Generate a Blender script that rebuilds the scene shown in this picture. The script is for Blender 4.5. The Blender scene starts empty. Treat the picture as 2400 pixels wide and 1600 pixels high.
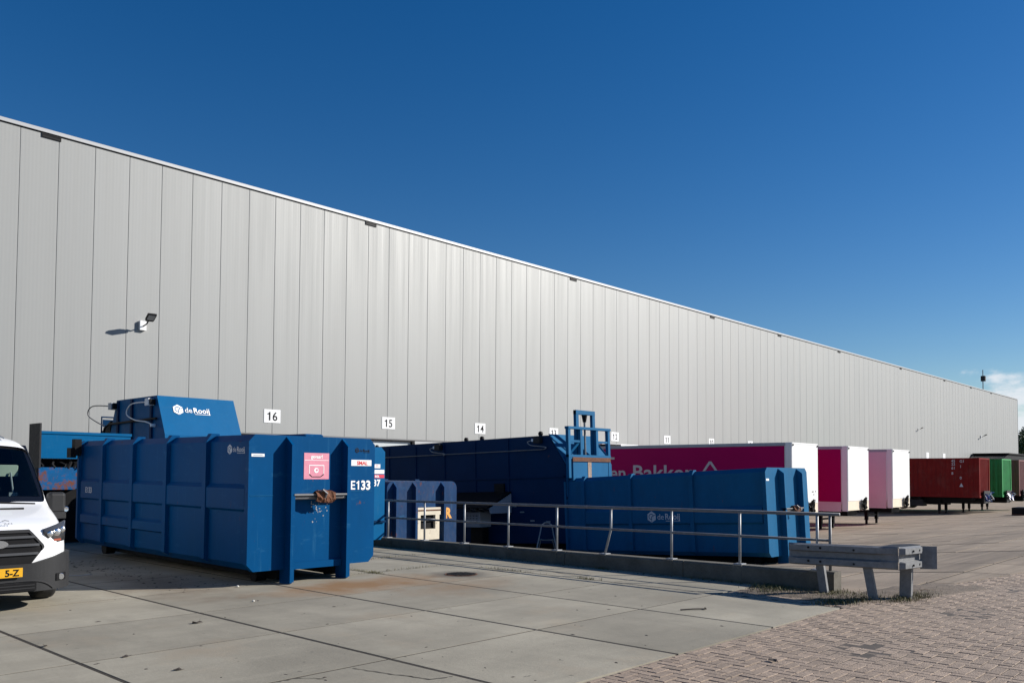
import bpy, math, random
from mathutils import Vector, Matrix
R = math.radians
rnd = random.Random(7)
sc = bpy.context.scene
C = sc.collection

# ------------------------------------------------------------------ camera
PITCH, ROLL, YAW = R(2.25), R(0.33), R(47.1)
fwd = Vector((math.sin(YAW)*math.cos(PITCH), math.cos(YAW)*math.cos(PITCH), math.sin(PITCH)))
rgt = Vector((math.cos(YAW), -math.sin(YAW), 0))
upv = rgt.cross(fwd)
r2 = rgt*math.cos(ROLL) + upv*math.sin(ROLL)
u2 = -rgt*math.sin(ROLL) + upv*math.cos(ROLL)
cam = bpy.data.cameras.new('camera'); cam_o = bpy.data.objects.new('camera', cam); C.objects.link(cam_o)
cam.sensor_width = 36; cam.lens = 1988/2400*36; cam.shift_y = 230/2400
cam.clip_start = 0.1; cam.clip_end = 6000
m = Matrix(((r2.x, u2.x, -fwd.x, 0), (r2.y, u2.y, -fwd.y, 0), (r2.z, u2.z, -fwd.z, 1.65), (0, 0, 0, 1)))
cam_o.matrix_world = m
sc.camera = cam_o

# ------------------------------------------------------------------ sky, sun, exposure
SUN_EL, SUN_AZ = R(27), math.atan2(0.80, -0.60)      # azimuth from +Y towards +X
w = bpy.data.worlds.new('World'); sc.world = w; w.use_nodes = True
nt = w.node_tree; nt.nodes.clear()
N = nt.nodes.new; L = nt.links.new
out = N('ShaderNodeOutputWorld'); bg = N('ShaderNodeBackground'); bg.inputs['Strength'].default_value = 0.064
sky = N('ShaderNodeTexSky'); sky.sky_type = 'NISHITA'; sky.sun_disc = False
sky.sun_elevation = SUN_EL; sky.sun_rotation = SUN_AZ
sky.air_density = 1.0; sky.dust_density = 0.15; sky.ozone_density = 3.0; sky.altitude = 0
hs = N('ShaderNodeHueSaturation'); hs.inputs['Saturation'].default_value = 1.38; hs.inputs['Hue'].default_value = 0.508
L(sky.outputs[0], hs.inputs['Color'])
# low cumulus bank along the whole horizon
tc = N('ShaderNodeTexCoord'); sx = N('ShaderNodeSeparateXYZ'); L(tc.outputs['Generated'], sx.inputs[0])
mp = N('ShaderNodeMapping'); mp.inputs['Scale'].default_value = (7, 7, 15); mp.inputs['Location'].default_value = (0.35, 0.0, 0.2)
L(tc.outputs['Generated'], mp.inputs[0])
cn = N('ShaderNodeTexNoise'); cn.inputs['Scale'].default_value = 1.0; cn.inputs['Detail'].default_value = 9; cn.inputs['Roughness'].default_value = 0.6
L(mp.outputs[0], cn.inputs['Vector'])
el = N('ShaderNodeMapRange'); el.inputs[1].default_value = 0.07; el.inputs[2].default_value = 0.17; el.inputs[3].default_value = 0.15; el.inputs[4].default_value = -0.35
L(sx.outputs['Z'], el.inputs[0])
ad = N('ShaderNodeMath'); ad.operation = 'ADD'; L(cn.outputs['Fac'], ad.inputs[0]); L(el.outputs[0], ad.inputs[1])
cr = N('ShaderNodeMapRange'); cr.inputs[1].default_value = 0.50; cr.inputs[2].default_value = 0.62; cr.interpolation_type = 'SMOOTHSTEP'
L(ad.outputs[0], cr.inputs[0])
mx = N('ShaderNodeMix'); mx.data_type = 'RGBA'; mx.inputs['B'].default_value = (9.0, 9.4, 10.0, 1)
cmul = N('ShaderNodeMath'); cmul.operation = 'MULTIPLY'; cmul.inputs[1].default_value = 0.9; L(cr.outputs[0], cmul.inputs[0])
L(cmul.outputs[0], mx.inputs['Factor']); L(hs.outputs[0], mx.inputs['A']); L(mx.outputs['Result'], bg.inputs['Color']); L(bg.outputs[0], out.inputs[0])
sd = bpy.data.lights.new('sun', 'SUN'); sd.energy = 5.0; sd.angle = R(0.53); sd.color = (1, 0.955, 0.89)
so = bpy.data.objects.new('sun', sd); C.objects.link(so)
sdir = Vector((math.sin(SUN_AZ)*math.cos(SUN_EL), math.cos(SUN_AZ)*math.cos(SUN_EL), math.sin(SUN_EL)))
so.rotation_euler = (-sdir).to_track_quat('-Z', 'Y').to_euler(); so.location = sdir*60
sc.view_settings.view_transform = 'Standard'; sc.view_settings.look = 'None'
sc.view_settings.exposure = 0.5; sc.view_settings.gamma = 1.0
sc.render.engine = 'CYCLES'

# ------------------------------------------------------------------ materials
MATS = {}
def mat(name, col, rough=0.6, metal=0.0, var=0.0, scale=3.0, bump=0.0, bscale=20.0, dirt=0.0, dirtcol=(0.06, 0.05, 0.04),
        rust=0.0, rustcol=(0.16, 0.055, 0.02), rscale=4.0, spec=0.5, orand=0.0, coords='Object', stretch=(1, 1, 1), coat=0.0, alpha=None, island=0.0, scuff=0.0, scuffcol=(0.025, 0.125, 0.25)):
    if name in MATS: return MATS[name]
    mt = bpy.data.materials.new(name); mt.use_nodes = True; MATS[name] = mt
    t = mt.node_tree; b = t.nodes['Principled BSDF']; n = t.nodes.new; l = t.links.new
    b.inputs['Roughness'].default_value = rough; b.inputs['Metallic'].default_value = metal
    b.inputs['Specular IOR Level'].default_value = spec; b.inputs['Coat Weight'].default_value = coat
    b.inputs['Base Color'].default_value = (*col, 1)
    cur = None
    def mix(fac, a, bcol, mode='MIX'):
        x = n('ShaderNodeMix'); x.data_type = 'RGBA'; x.blend_type = mode
        if hasattr(fac, 'node'): l(fac, x.inputs['Factor'])
        else: x.inputs['Factor'].default_value = fac
        if hasattr(a, 'node'): l(a, x.inputs['A'])
        else: x.inputs['A'].default_value = (*a, 1)
        if hasattr(bcol, 'node'): l(bcol, x.inputs['B'])
        else: x.inputs['B'].default_value = (*bcol, 1)
        return x.outputs['Result']
    def ramp(sock, a, bb, lo=0., hi=1.):
        r = n('ShaderNodeMapRange'); r.inputs[1].default_value = a; r.inputs[2].default_value = bb; r.inputs[3].default_value = lo; r.inputs[4].default_value = hi
        l(sock, r.inputs[0]); return r.outputs[0]
    def vec():
        if coords == 'World':
            g = n('ShaderNodeNewGeometry'); v = g.outputs['Position']
        else:
            g = n('ShaderNodeTexCoord'); v = g.outputs['Object']
        mpp = n('ShaderNodeMapping'); mpp.inputs['Scale'].default_value = stretch; l(v, mpp.inputs[0]); return mpp.outputs[0]
    need = var or bump or dirt or rust or scuff
    V = vec() if need else None
    def noise(s, d=6, ro=0.6, off=0.0):
        x = n('ShaderNodeTexNoise'); x.inputs['Scale'].default_value = s; x.inputs['Detail'].default_value = d; x.inputs['Roughness'].default_value = ro
        if off:
            a = n('ShaderNodeVectorMath'); a.inputs[1].default_value = (off, off*1.7, off*0.6); l(V, a.inputs[0]); l(a.outputs[0], x.inputs['Vector'])
        else: l(V, x.inputs['Vector'])
        return x.outputs['Fac']
    cur = col
    if var:
        f = ramp(noise(scale), 0.3, 0.7)
        cur = mix(f, tuple(c*(1-var) for c in col), tuple(min(1, c*(1+var)) for c in col))
        f2 = ramp(noise(scale*9, 4, 0.7, 5.3), 0.3, 0.7)
        cur = mix(0.35, cur, mix(f2, tuple(c*(1-var) for c in col), tuple(min(1, c*(1+var)) for c in col)))
    if orand or island:
        if orand:
            oi = n('ShaderNodeObjectInfo'); rs = oi.outputs['Random']; am = orand
        else:
            oi = n('ShaderNodeNewGeometry'); rs = oi.outputs['Random Per Island']; am = island
        f = ramp(rs, 0, 1, 1-am, 1+am)
        h = n('ShaderNodeHueSaturation'); l(f, h.inputs['Value'])
        if hasattr(cur, 'node'): l(cur, h.inputs['Color'])
        else: h.inputs['Color'].default_value = (*cur, 1)
        cur = h.outputs[0]
    if dirt:
        f = ramp(noise(scale*0.7+0.4, 8, 0.7, 11.0), 0.5, 0.78, 0, dirt); cur = mix(f, cur, dirtcol)
    if scuff:
        for sv, of in (((1.2, 1.2, 9.0), 2.2), ((7.0, 7.0, 0.9), 8.4)):
            mq = n('ShaderNodeMapping'); mq.inputs['Scale'].default_value = sv; l(V, mq.inputs[0]); xq = n('ShaderNodeTexNoise'); xq.inputs['Scale'].default_value = 2.0; xq.inputs['Detail'].default_value = 8; xq.inputs['Roughness'].default_value = 0.75
            aq = n('ShaderNodeVectorMath'); aq.inputs[1].default_value = (of, of*2, of); l(mq.outputs[0], aq.inputs[0]); l(aq.outputs[0], xq.inputs['Vector'])
            cur = mix(ramp(xq.outputs['Fac'], 0.58, 0.72, 0, scuff), cur, scuffcol)
    if rust:
        f = ramp(noise(rscale, 9, 0.75, 3.1), 0.66-0.16*rust, 0.72-0.14*rust, 0, 0.9); cur = mix(f, cur, rustcol)
        rf = ramp(f, 0, 0.9, rough, 0.9); l(rf, b.inputs['Roughness'])
    elif var and rough > 0.15:
        rf = ramp(noise(scale*2.3, 5, 0.6, 7.7), 0.3, 0.7, rough*0.85, min(1, rough*1.15)); l(rf, b.inputs['Roughness'])
    if hasattr(cur, 'node'): l(cur, b.inputs['Base Color'])
    else: b.inputs['Base Color'].default_value = (*cur, 1)
    if bump:
        bp = n('ShaderNodeBump'); bp.inputs['Strength'].default_value = bump; bp.inputs['Distance'].default_value = 0.02
        l(noise(bscale, 5, 0.6, 1.9), bp.inputs['Height']); l(bp.outputs[0], b.inputs['Normal'])
    return mt

BLUE = mat('blue_paint', (0.000213, 0.0568, 0.1704), 0.45, spec=0.05, var=0.10, scale=1.5, bump=0.12, bscale=2.2, dirt=0.25, dirtcol=(0.004, 0.05, 0.12), rust=0.10, rscale=7, stretch=(1, 1, 0.45), scuff=0.6)
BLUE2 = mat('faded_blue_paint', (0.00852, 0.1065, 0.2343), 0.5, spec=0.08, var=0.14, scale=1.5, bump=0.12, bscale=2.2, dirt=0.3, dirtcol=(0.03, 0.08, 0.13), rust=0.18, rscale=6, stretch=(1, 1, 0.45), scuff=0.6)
BLUE3 = mat('old_navy_paint', (0.00936, 0.04056, 0.1131), 0.6, spec=0.1, var=0.3, scale=2.2, bump=0.15, bscale=3, dirt=0.5, dirtcol=(0.09, 0.10, 0.14), rust=0.45, rscale=5, stretch=(1, 1, 0.5), scuff=0.6)
BLUER = mat('rusty_blue_paint', (0.00142, 0.0852, 0.2343), 0.6, spec=0.1, var=0.2, scale=2.2, bump=0.2, bscale=4, dirt=0.3, rust=1.05, rscale=5)
BLUEL = mat('light_blue_paint', (0.000544, 0.0952, 0.238), 0.45, spec=0.08, var=0.08, scale=1.2, bump=0.08, bscale=2, dirt=0.15, dirtcol=(0.02, 0.08, 0.2), scuff=0.6)
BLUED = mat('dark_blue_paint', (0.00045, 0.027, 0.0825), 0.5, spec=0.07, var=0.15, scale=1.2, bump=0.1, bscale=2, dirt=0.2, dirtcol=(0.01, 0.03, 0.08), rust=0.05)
WHITE = mat('white_paint', (0.80, 0.80, 0.79), 0.35, var=0.03, scale=2)
VANW = mat('van_white', (0.82, 0.83, 0.84), 0.22, coat=0.6, var=0.01, scale=2)
DECAL = mat('white_decal', (0.82, 0.82, 0.80), 0.5, var=0.06, scale=6)
DECALG = mat('worn_white_decal', (0.55, 0.57, 0.60), 0.5, var=0.2, scale=20)
BLACK = mat('black_paint', (0.009, 0.009, 0.010), 0.55, spec=0.12, var=0.3, scale=4)
RUBBER = mat('rubber', (0.018, 0.018, 0.018), 0.85, var=0.3, scale=8, bump=0.2, bscale=30)
PLAST = mat('dark_plastic', (0.021, 0.0215, 0.023), 0.6, spec=0.25, var=0.12, scale=6, bump=0.06, bscale=80)
STEEL = mat('galvanised_steel', (0.32, 0.328, 0.336), 0.5, metal=0.3, var=0.25, scale=9, dirt=0.3, dirtcol=(0.22, 0.22, 0.22))
STEELD = mat('weathered_dark_pipe', (0.176, 0.176, 0.18), 0.55, metal=0.2, var=0.25, scale=9, dirt=0.3)
CHROME = mat('bright_metal', (0.75, 0.76, 0.78), 0.18, metal=1.0)
RUST = mat('rusty_iron', (0.12, 0.045, 0.02), 0.9, var=0.45, scale=12, bump=0.5, bscale=25)
GREYBOX = mat('grey_box', (0.33, 0.36, 0.40), 0.45, var=0.1, scale=4)
REDC = mat('container_red', (0.20, 0.019, 0.017), 0.6, spec=0.06, var=0.18, scale=1.2, dirt=0.35, dirtcol=(0.20, 0.11, 0.09), rust=0.25, rscale=4)
GREENC = mat('container_green', (0.012, 0.30, 0.065), 0.55, var=0.25, scale=1.5, dirt=0.3, dirtcol=(0.03, 0.16, 0.06))
BROWNC = mat('container_brown', (0.168, 0.048, 0.044), 0.6, var=0.2, scale=1.2, dirt=0.3, rust=0.2)
MAGENTA = mat('magenta_panel', (0.40, 0.001, 0.095), 0.5, spec=0.08, var=0.04, scale=1)
PINKW = mat('pink_bounce_white', (0.74, 0.53, 0.58), 0.45, var=0.05, scale=1.4)  # white trailer skirts and side; bounced pink light put into the colour
PINKSTK = mat('pink_sticker', (0.6375, 0.2295, 0.306), 0.5, var=0.12, scale=9)
REDTXT = mat('red_print', (0.6, 0.02, 0.02), 0.5)
YELLOW = mat('yellow_plate', (0.68, 0.352, 0.008), 0.4)
ORANGE = mat('orange_yellow_paint', (0.75, 0.36, 0.07), 0.6, var=0.3, scale=20)
GRASSM = mat('grass_blade', (0.1105, 0.102, 0.034), 0.7, orand=0, island=0.5)
LEAFM = mat('leaf', (0.045, 0.085, 0.022), 0.6, island=0.5)
BARK = mat('bark', (0.09, 0.07, 0.05), 0.9, var=0.3, scale=6, bump=0.4)
CLAD = mat('silver_cladding', (0.280, 0.284, 0.275), 0.54, metal=0.14, var=0.025, scale=1.0, orand=0.014, coords='World', stretch=(2.2, 1, 0.05), dirt=0.10, dirtcol=(0.20, 0.20, 0.19))
t_ = CLAD.node_tree; wv = t_.nodes.new('ShaderNodeTexWave'); wv.bands_direction = 'X'; wv.inputs['Scale'].default_value = 2.9; wv.inputs['Distortion'].default_value = 0
gp = t_.nodes.new('ShaderNodeTexCoord'); t_.links.new(gp.outputs['Object'], wv.inputs['Vector'])
bq_ = t_.nodes.new('ShaderNodeBump'); bq_.inputs['Strength'].default_value = 0.09; bq_.inputs['Distance'].default_value = 0.004
t_.links.new(wv.outputs['Fac'], bq_.inputs['Height']); t_.links.new(bq_.outputs[0], t_.nodes['Principled BSDF'].inputs['Normal'])
COPING = mat('coping_metal', (0.40, 0.405, 0.405), 0.45, metal=0.15)
PLINTH = mat('dock_panel_grey', (0.4125, 0.42, 0.42), 0.5, var=0.03)
DOORM = mat('dock_door_panel', (0.528, 0.56, 0.56), 0.35, var=0.04)
KERBC = mat('kerb_concrete', (0.1148, 0.1037, 0.0833), 0.9, var=0.35, scale=3, bump=0.5, bscale=18, dirt=0.6, dirtcol=(0.05, 0.045, 0.03), coords='World')
SOIL = mat('joint_soil', (0.035, 0.028, 0.020), 0.95, var=0.5, scale=9, bump=0.6, bscale=40, coords='World')
DIRT = mat('sandy_dirt', (0.15, 0.1162, 0.08625), 0.95, var=0.4, scale=5, bump=0.7, bscale=45, dirt=0.5, dirtcol=(0.07, 0.055, 0.035), coords='World')
ROOFM = mat('roof_grey', (0.25, 0.25, 0.25), 0.8)
GROUNDM = mat('ground_soil', (0.16, 0.14, 0.11), 0.95, var=0.3, scale=0.5, coords='World')

def glassmat():
    mt = bpy.data.materials.new('window_glass'); mt.use_nodes = True; t = mt.node_tree
    t.nodes.remove(t.nodes['Principled BSDF']); o = t.nodes['Material Output']
    g = t.nodes.new('ShaderNodeBsdfGlossy'); g.inputs['Roughness'].default_value = 0.03
    tr = t.nodes.new('ShaderNodeBsdfTransparent'); tr.inputs['Color'].default_value = (0.62, 0.70, 0.68, 1)
    lw = t.nodes.new('ShaderNodeFresnel'); lw.inputs['IOR'].default_value = 1.5
    mxs = t.nodes.new('ShaderNodeMixShader'); t.links.new(lw.outputs[0], mxs.inputs[0]); t.links.new(tr.outputs[0], mxs.inputs[1]); t.links.new(g.outputs[0], mxs.inputs[2])
    t.links.new(mxs.outputs[0], o.inputs[0]); return mt
GLASS = glassmat()

def slabmat(name, base, warm, tyre=0.0):
    """Weathered concrete slabs: streaks, stains, rust bloom by the container, oily ring round the drain."""
    mt = bpy.data.materials.new(name); mt.use_nodes = True; t = mt.node_tree; b = t.nodes['Principled BSDF']; n = t.nodes.new; l = t.links.new
    g = n('ShaderNodeNewGeometry'); pos = g.outputs['Position']
    oi = n('ShaderNodeObjectInfo')
    def mapped(scale, off=(0, 0, 0), rot=0):
        m_ = n('ShaderNodeMapping'); m_.inputs['Scale'].default_value = scale; m_.inputs['Location'].default_value = off; m_.inputs['Rotation'].default_value = (0, 0, rot); l(pos, m_.inputs[0]); return m_.outputs[0]
    def noise(v, s, d=7, ro=0.62):
        x = n('ShaderNodeTexNoise'); x.inputs['Scale'].default_value = s; x.inputs['Detail'].default_value = d; x.inputs['Roughness'].default_value = ro; l(v, x.inputs['Vector']); return x.outputs['Fac']
    def rr(s, a, bb, lo=0., hi=1.):
        r = n('ShaderNodeMapRange'); r.inputs[1].default_value = a; r.inputs[2].default_value = bb; r.inputs[3].default_value = lo; r.inputs[4].default_value = hi; l(s, r.inputs[0]); return r.outputs[0]
    def mix(f, a, bb, mode='MIX'):
        x = n('ShaderNodeMix'); x.data_type = 'RGBA'; x.blend_type = mode
        if hasattr(f, 'node'): l(f, x.inputs['Factor'])
        else: x.inputs['Factor'].default_value = f
        for k, v in (('A', a), ('B', bb)):
            if hasattr(v, 'node'): l(v, x.inputs[k])
            else: x.inputs[k].default_value = (*v, 1)
        return x.outputs['Result']
    def math_(op, a, bb):
        x = n('ShaderNodeMath'); x.operation = op
        for i, v in enumerate((a, bb)):
            if hasattr(v, 'node'): l(v, x.inputs[i])
            else: x.inputs[i].default_value = v
        return x.outputs[0]
    dk = tuple(c*0.70 for c in base); lt = tuple(c*1.16 for c in base)
    c = mix(rr(noise(mapped((1, 1, 1)), 0.55), 0.32, 0.68), dk, lt)
    c = mix(rr(noise(mapped((1.0, 0.35, 1), (1, 8, 0), 0.35), 2.2, 8, 0.7), 0.50, 0.72, 0, 0.55), c, tuple(x*0.62 for x in base))
    c = mix(rr(noise(mapped((0.5, 2.0, 1), (4, 3, 0), -0.5), 1.1, 8, 0.7), 0.55, 0.72, 0, 0.5), c, tuple(x*1.22 for x in base))
    c = mix(rr(noise(mapped((0.7, 3.2, 1), rot=0.9), 1.4), 0.45, 0.75, 0, 0.45), c, tuple(x*0.72 for x in base))
    c = mix(rr(noise(mapped((1, 1, 1), (9, 4, 0)), 0.9), 0.55, 0.75, 0, 0.5), c, warm)
    c = mix(rr(noise(mapped((1, 1, 1), (3, 7, 0)), 28, 4, 0.8), 0.35, 0.7, 0, 0.30), c, tuple(x*0.75 for x in base))
    c = mix(rr(noise(mapped((1, 1, 1), (5, 1, 0)), 7.5, 3, 0.5), 0.70, 0.74, 0, 0.55), c, (0.06, 0.055, 0.05))
    if tyre:
        c = mix(rr(noise(mapped((0.10, 2.6, 1), (2, 2, 0), 0.12), 1.0, 6, 0.6), 0.50, 0.66, 0, tyre), c, tuple(x*0.45 for x in base))
        c = mix(rr(noise(mapped((0.16, 7.0, 1), (6, 1, 0), -0.1), 1.0, 4, 0.6), 0.56, 0.66, 0, tyre), c, tuple(x*0.5 for x in base))
    vr = rr(oi.outputs['Random'], 0, 1, 0.88, 1.10)
    h = n('ShaderNodeHueSaturation'); l(vr, h.inputs['Value']); l(c, h.inputs['Color']); c = h.outputs[0]
    def blob(cx, cy, r0, r1, sx_=1.0, sy_=1.0, rot=0.0, wob=0.5):
        s = n('ShaderNodeVectorMath'); s.operation = 'SUBTRACT'; l(pos, s.inputs[0]); s.inputs[1].default_value = (cx, cy, 0)
        m_ = n('ShaderNodeMapping'); m_.vector_type = 'TEXTURE'; m_.inputs['Rotation'].default_value = (0, 0, rot); m_.inputs['Scale'].default_value = (sx_, sy_, 1); l(s.outputs[0], m_.inputs[0])
        ln = n('ShaderNodeVectorMath'); ln.operation = 'LENGTH'; l(m_.outputs[0], ln.inputs[0])
        d = math_('ADD', ln.outputs['Value'], rr(noise(mapped((1, 1, 1)), 1.8), 0.2, 0.8, -wob, wob))
        return rr(d, r0, r1, 1, 0)
    rs = math_('MULTIPLY', blob(7.7, 10.15, 0.25, 1.15, 1.7, 0.75, 0.0, 0.5), 0.85); c = mix(rs, c, (0.225, 0.118, 0.045))
    rs = math_('MULTIPLY', blob(8.6, 9.0, 0.1, 1.0, 1.5, 0.8, 0.2, 0.5), 0.55); c = mix(rs, c, (0.22, 0.135, 0.07))
    rs = math_('MULTIPLY', blob(5.6, 12.2, 0.2, 1.2, 0.8, 2.0, 0.0, 0.6), 0.5); c = mix(rs, c, (0.10, 0.055, 0.03))
    rs = math_('MULTIPLY', blob(9.62, 10.05, 0.22, 0.62, 1.0, 1.0, 0.0, 0.12), 0.75); c = mix(rs, c, (0.055, 0.05, 0.045))
    rs = math_('MULTIPLY', blob(10.6, 12.6, 0.2, 0.9, 0.7, 1.3, 0.0, 0.3), 0.5); c = mix(rs, c, (0.07, 0.062, 0.055))
    l(c, b.inputs['Base Color']); b.inputs['Roughness'].default_value = 0.85; b.inputs['Specular IOR Level'].default_value = 0.3
    bp = n('ShaderNodeBump'); bp.inputs['Strength'].default_value = 0.35; bp.inputs['Distance'].default_value = 0.01
    l(noise(mapped((1, 1, 1)), 22, 6, 0.7), bp.inputs['Height']); l(bp.outputs[0], b.inputs['Normal'])
    return mt
SLAB = slabmat('concrete_slab_grey', (0.322, 0.294, 0.232), (0.35, 0.275, 0.19))
SLABY = slabmat('concrete_slab_yard', (0.3066, 0.2446, 0.1825), (0.30, 0.215, 0.15), 0.6)
BRICK = mat('paving_brick_red', (0.282, 0.215, 0.163), 0.9, var=0.22, scale=6, bump=0.5, bscale=60, dirt=0.22, dirtcol=(0.20, 0.165, 0.125), coords='World', orand=0.14)
BRICKS = mat('paving_brick_red_field', (0.282, 0.215, 0.163), 0.9, var=0.22, scale=6, bump=0.5, bscale=60, dirt=0.22, dirtcol=(0.20, 0.165, 0.125), coords='World', island=0.14)

# ------------------------------------------------------------------ mesh helpers
class MB:
    def __init__(s): s.v = []; s.f = []
    def add(s, vs, fs):
        o = len(s.v); s.v += [tuple(p) for p in vs]; s.f += [tuple(i+o for i in q) for q in fs]; return s
    def box(s, x0, x1, y0, y1, z0, z1):
        vs = [(x, y, z) for z in (z0, z1) for y in (y0, y1) for x in (x0, x1)]
        return s.add(vs, [(0, 2, 3, 1), (4, 5, 7, 6), (0, 1, 5, 4), (2, 6, 7, 3), (0, 4, 6, 2), (1, 3, 7, 5)])
    def bbox(s, x0, x1, y0, y1, z0, z1, b=0.01):
        # box with bevelled vertical and top edges (chamfer b)
        def ring(z, i): return [(x0+i+b, y0+i, z), (x1-i-b, y0+i, z), (x1-i, y0+i+b, z), (x1-i, y1-i-b, z), (x1-i-b, y1-i, z), (x0+i+b, y1-i, z), (x0+i, y1-i-b, z), (x0+i, y0+i+b, z)]
        vs = ring(z0, 0)+ring(z1-b, 0)+ring(z1, b)
        fs = [tuple(range(7, -1, -1)), tuple(range(16, 24))]
        for k in (0, 8):
            for i in range(8): fs.append((k+i, k+(i+1) % 8, k+8+(i+1) % 8, k+8+i))
        return s.add(vs, fs)
    def prism(s, poly, a0, a1, axis='y'):
        # polygon extruded along an axis; poly in the other two coordinates (x,z | y,z | x,y)
        def mk(p, a):
            if axis == 'y': return (p[0], a, p[1])
            if axis == 'x': return (a, p[0], p[1])
            return (p[0], p[1], a)
        n = len(poly); vs = [mk(p, a0) for p in poly]+[mk(p, a1) for p in poly]
        fs = [tuple(range(n)), tuple(range(2*n-1, n-1, -1))]+[(i, n+i, n+(i+1) % n, (i+1) % n) for i in range(n)]
        return s.add(vs, fs)
    def tube(s, pts, r, n=8, cap=True):
        pts = [Vector(p) for p in pts]; rings = []
        prev = None
        for i, p in enumerate(pts):
            d = (pts[min(i+1, len(pts)-1)]-pts[max(i-1, 0)]).normalized()
            a = prev if prev is not None and abs(prev.dot(d)) < 0.95 else (Vector((0, 0, 1)) if abs(d.z) < 0.9 else Vector((1, 0, 0)))
            u = (a-d*a.dot(d)).normalized(); v = d.cross(u); prev = u
            rr_ = r[i] if isinstance(r, (list, tuple)) else r
            rings.append([p+(u*math.cos(2*math.pi*k/n)+v*math.sin(2*math.pi*k/n))*rr_ for k in range(n)])
        vs = [q for rg in rings for q in rg]; fs = []
        for i in range(len(rings)-1):
            for k in range(n): fs.append((i*n+k, i*n+(k+1) % n, (i+1)*n+(k+1) % n, (i+1)*n+k))
        if cap: fs.append(tuple(range(n-1, -1, -1))); fs.append(tuple(range((len(rings)-1)*n, len(rings)*n)))
        return s.add(vs, fs)
    def lathe(s, prof, c, axis='x', n=28):
        # prof: list of (radius, along)
        vs = []; fs = []
        for r, a in prof:
            for k in range(n):
                t = 2*math.pi*k/n; p, q = r*math.cos(t), r*math.sin(t)
                vs.append((c[0]+a, c[1]+p, c[2]+q) if axis == 'x' else ((c[0]+p, c[1]+a, c[2]+q) if axis == 'y' else (c[0]+p, c[1]+q, c[2]+a)))
        for i in range(len(prof)-1):
            for k in range(n): fs.append((i*n+k, i*n+(k+1) % n, (i+1)*n+(k+1) % n, (i+1)*n+k))
        fs.append(tuple(range(n))); fs.append(tuple(range((len(prof)-1)*n, len(prof)*n)))
        return s.add(vs, fs)
    def mesh(s, name, m, smooth=False):
        import bmesh
        me = bpy.data.meshes.new(name); me.from_pydata(s.v, [], s.f); me.update()
        bm = bmesh.new(); bm.from_mesh(me); bmesh.ops.recalc_face_normals(bm, faces=bm.faces); bm.to_mesh(me); bm.free()
        if m: me.materials.append(m)
        if smooth:
            for p in me.polygons: p.use_smooth = True
        return me
    def build(s, name, m, parent=None, smooth=False, loc=(0, 0, 0)):
        return link(name, s.mesh(name, m, smooth), parent, loc)
def link(name, me, parent=None, loc=(0, 0, 0)):
    o = bpy.data.objects.new(name, me); C.objects.link(o); o.location = loc
    if parent is not None: o.parent = parent
    return o
def tag(o, label=None, cat=None, group=None, kind=None):
    if label: o['label'] = label
    if cat: o['category'] = cat
    if group: o['group'] = group
    if kind: o['kind'] = kind
    return o
def thing(name, label, cat, loc=(0, 0, 0), rot=(0, 0, 0), group=None, kind=None):
    o = bpy.data.objects.new(name, None); C.objects.link(o); o.location = loc; o.rotation_euler = rot; o.empty_display_size = 0.3
    return tag(o, label, cat, group, kind)
def smooth_by_angle(o, a=40):
    me = o.data
    for p in me.polygons: p.use_smooth = True
    try: me.set_sharp_from_angle(angle=R(a))
    except Exception: pass
    return o
def bevel(o, wd=0.008, seg=2):
    md = o.modifiers.new('bevel', 'BEVEL'); md.width = wd; md.segments = seg; md.limit_method = 'ANGLE'; md.angle_limit = R(40); return o
TXT = {}
def text_mesh(s, size, bold=0.0, sx=1.0):
    key = (s, size, bold, sx)
    if key in TXT: return TXT[key]
    cu = bpy.data.curves.new('lettering', 'FONT'); cu.body = s; cu.size = size; cu.offset = bold; cu.extrude = 0.0; cu.resolution_u = 3
    o = bpy.data.objects.new('lettering', cu); C.objects.link(o)
    dg = bpy.context.evaluated_depsgraph_get(); dg.update()
    me = bpy.data.meshes.new_from_object(o.evaluated_get(dg)); me.name = 'lettering'
    bpy.data.objects.remove(o)
    for v in me.vertices: v.co.x *= sx
    TXT[key] = me; return me
def lettering(s, size, m, parent, loc, right, up, bold=0.0, sx=1.0, name='lettering'):
    me = text_mesh(s, size, bold, sx).copy(); me.materials.clear(); me.materials.append(m)
    o = link(name, me, parent)
    r_ = Vector(right).normalized(); u_ = Vector(up).normalized(); n_ = r_.cross(u_)
    o.matrix_local = Matrix(((r_.x, u_.x, n_.x, loc[0]), (r_.y, u_.y, n_.y, loc[1]), (r_.z, u_.z, n_.z, loc[2]), (0, 0, 0, 1)))
    return o
GLYPH = {'1': ([(.20, 0), (.34, 0), (.34, .72), (.235, .72), (.19, .64), (.06, .585), (.06, .48), (.20, .525)], .52),
         'E': ([(.05, 0), (.50, 0), (.50, .125), (.19, .125), (.19, .305), (.46, .305), (.46, .425), (.19, .425), (.19, .595), (.49, .595), (.49, .72), (.05, .72)], .56)}
def number(s, size, m, parent, loc, right, up, bold=0.0, sx=1.0, name='lettering'):
    r_ = Vector(right).normalized(); u_ = Vector(up).normalized(); x = 0.0; loc = Vector(loc); k = size*.97
    for ch in s:
        if ch in GLYPH:
            poly, adv = GLYPH[ch]; flat([(px*k*sx, py*k) for px, py in poly], m, parent, loc+r_*x, r_, u_, name, .001); x += adv*k*sx
        else:
            me = text_mesh(ch, size, bold, sx); x0 = min(v.co.x for v in me.vertices); x1 = max(v.co.x for v in me.vertices)
            lettering(ch, size, m, parent, loc+r_*(x-x0+.03*size), r_, u_, bold, sx, name); x += x1-x0+.075*size
    return x
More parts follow.
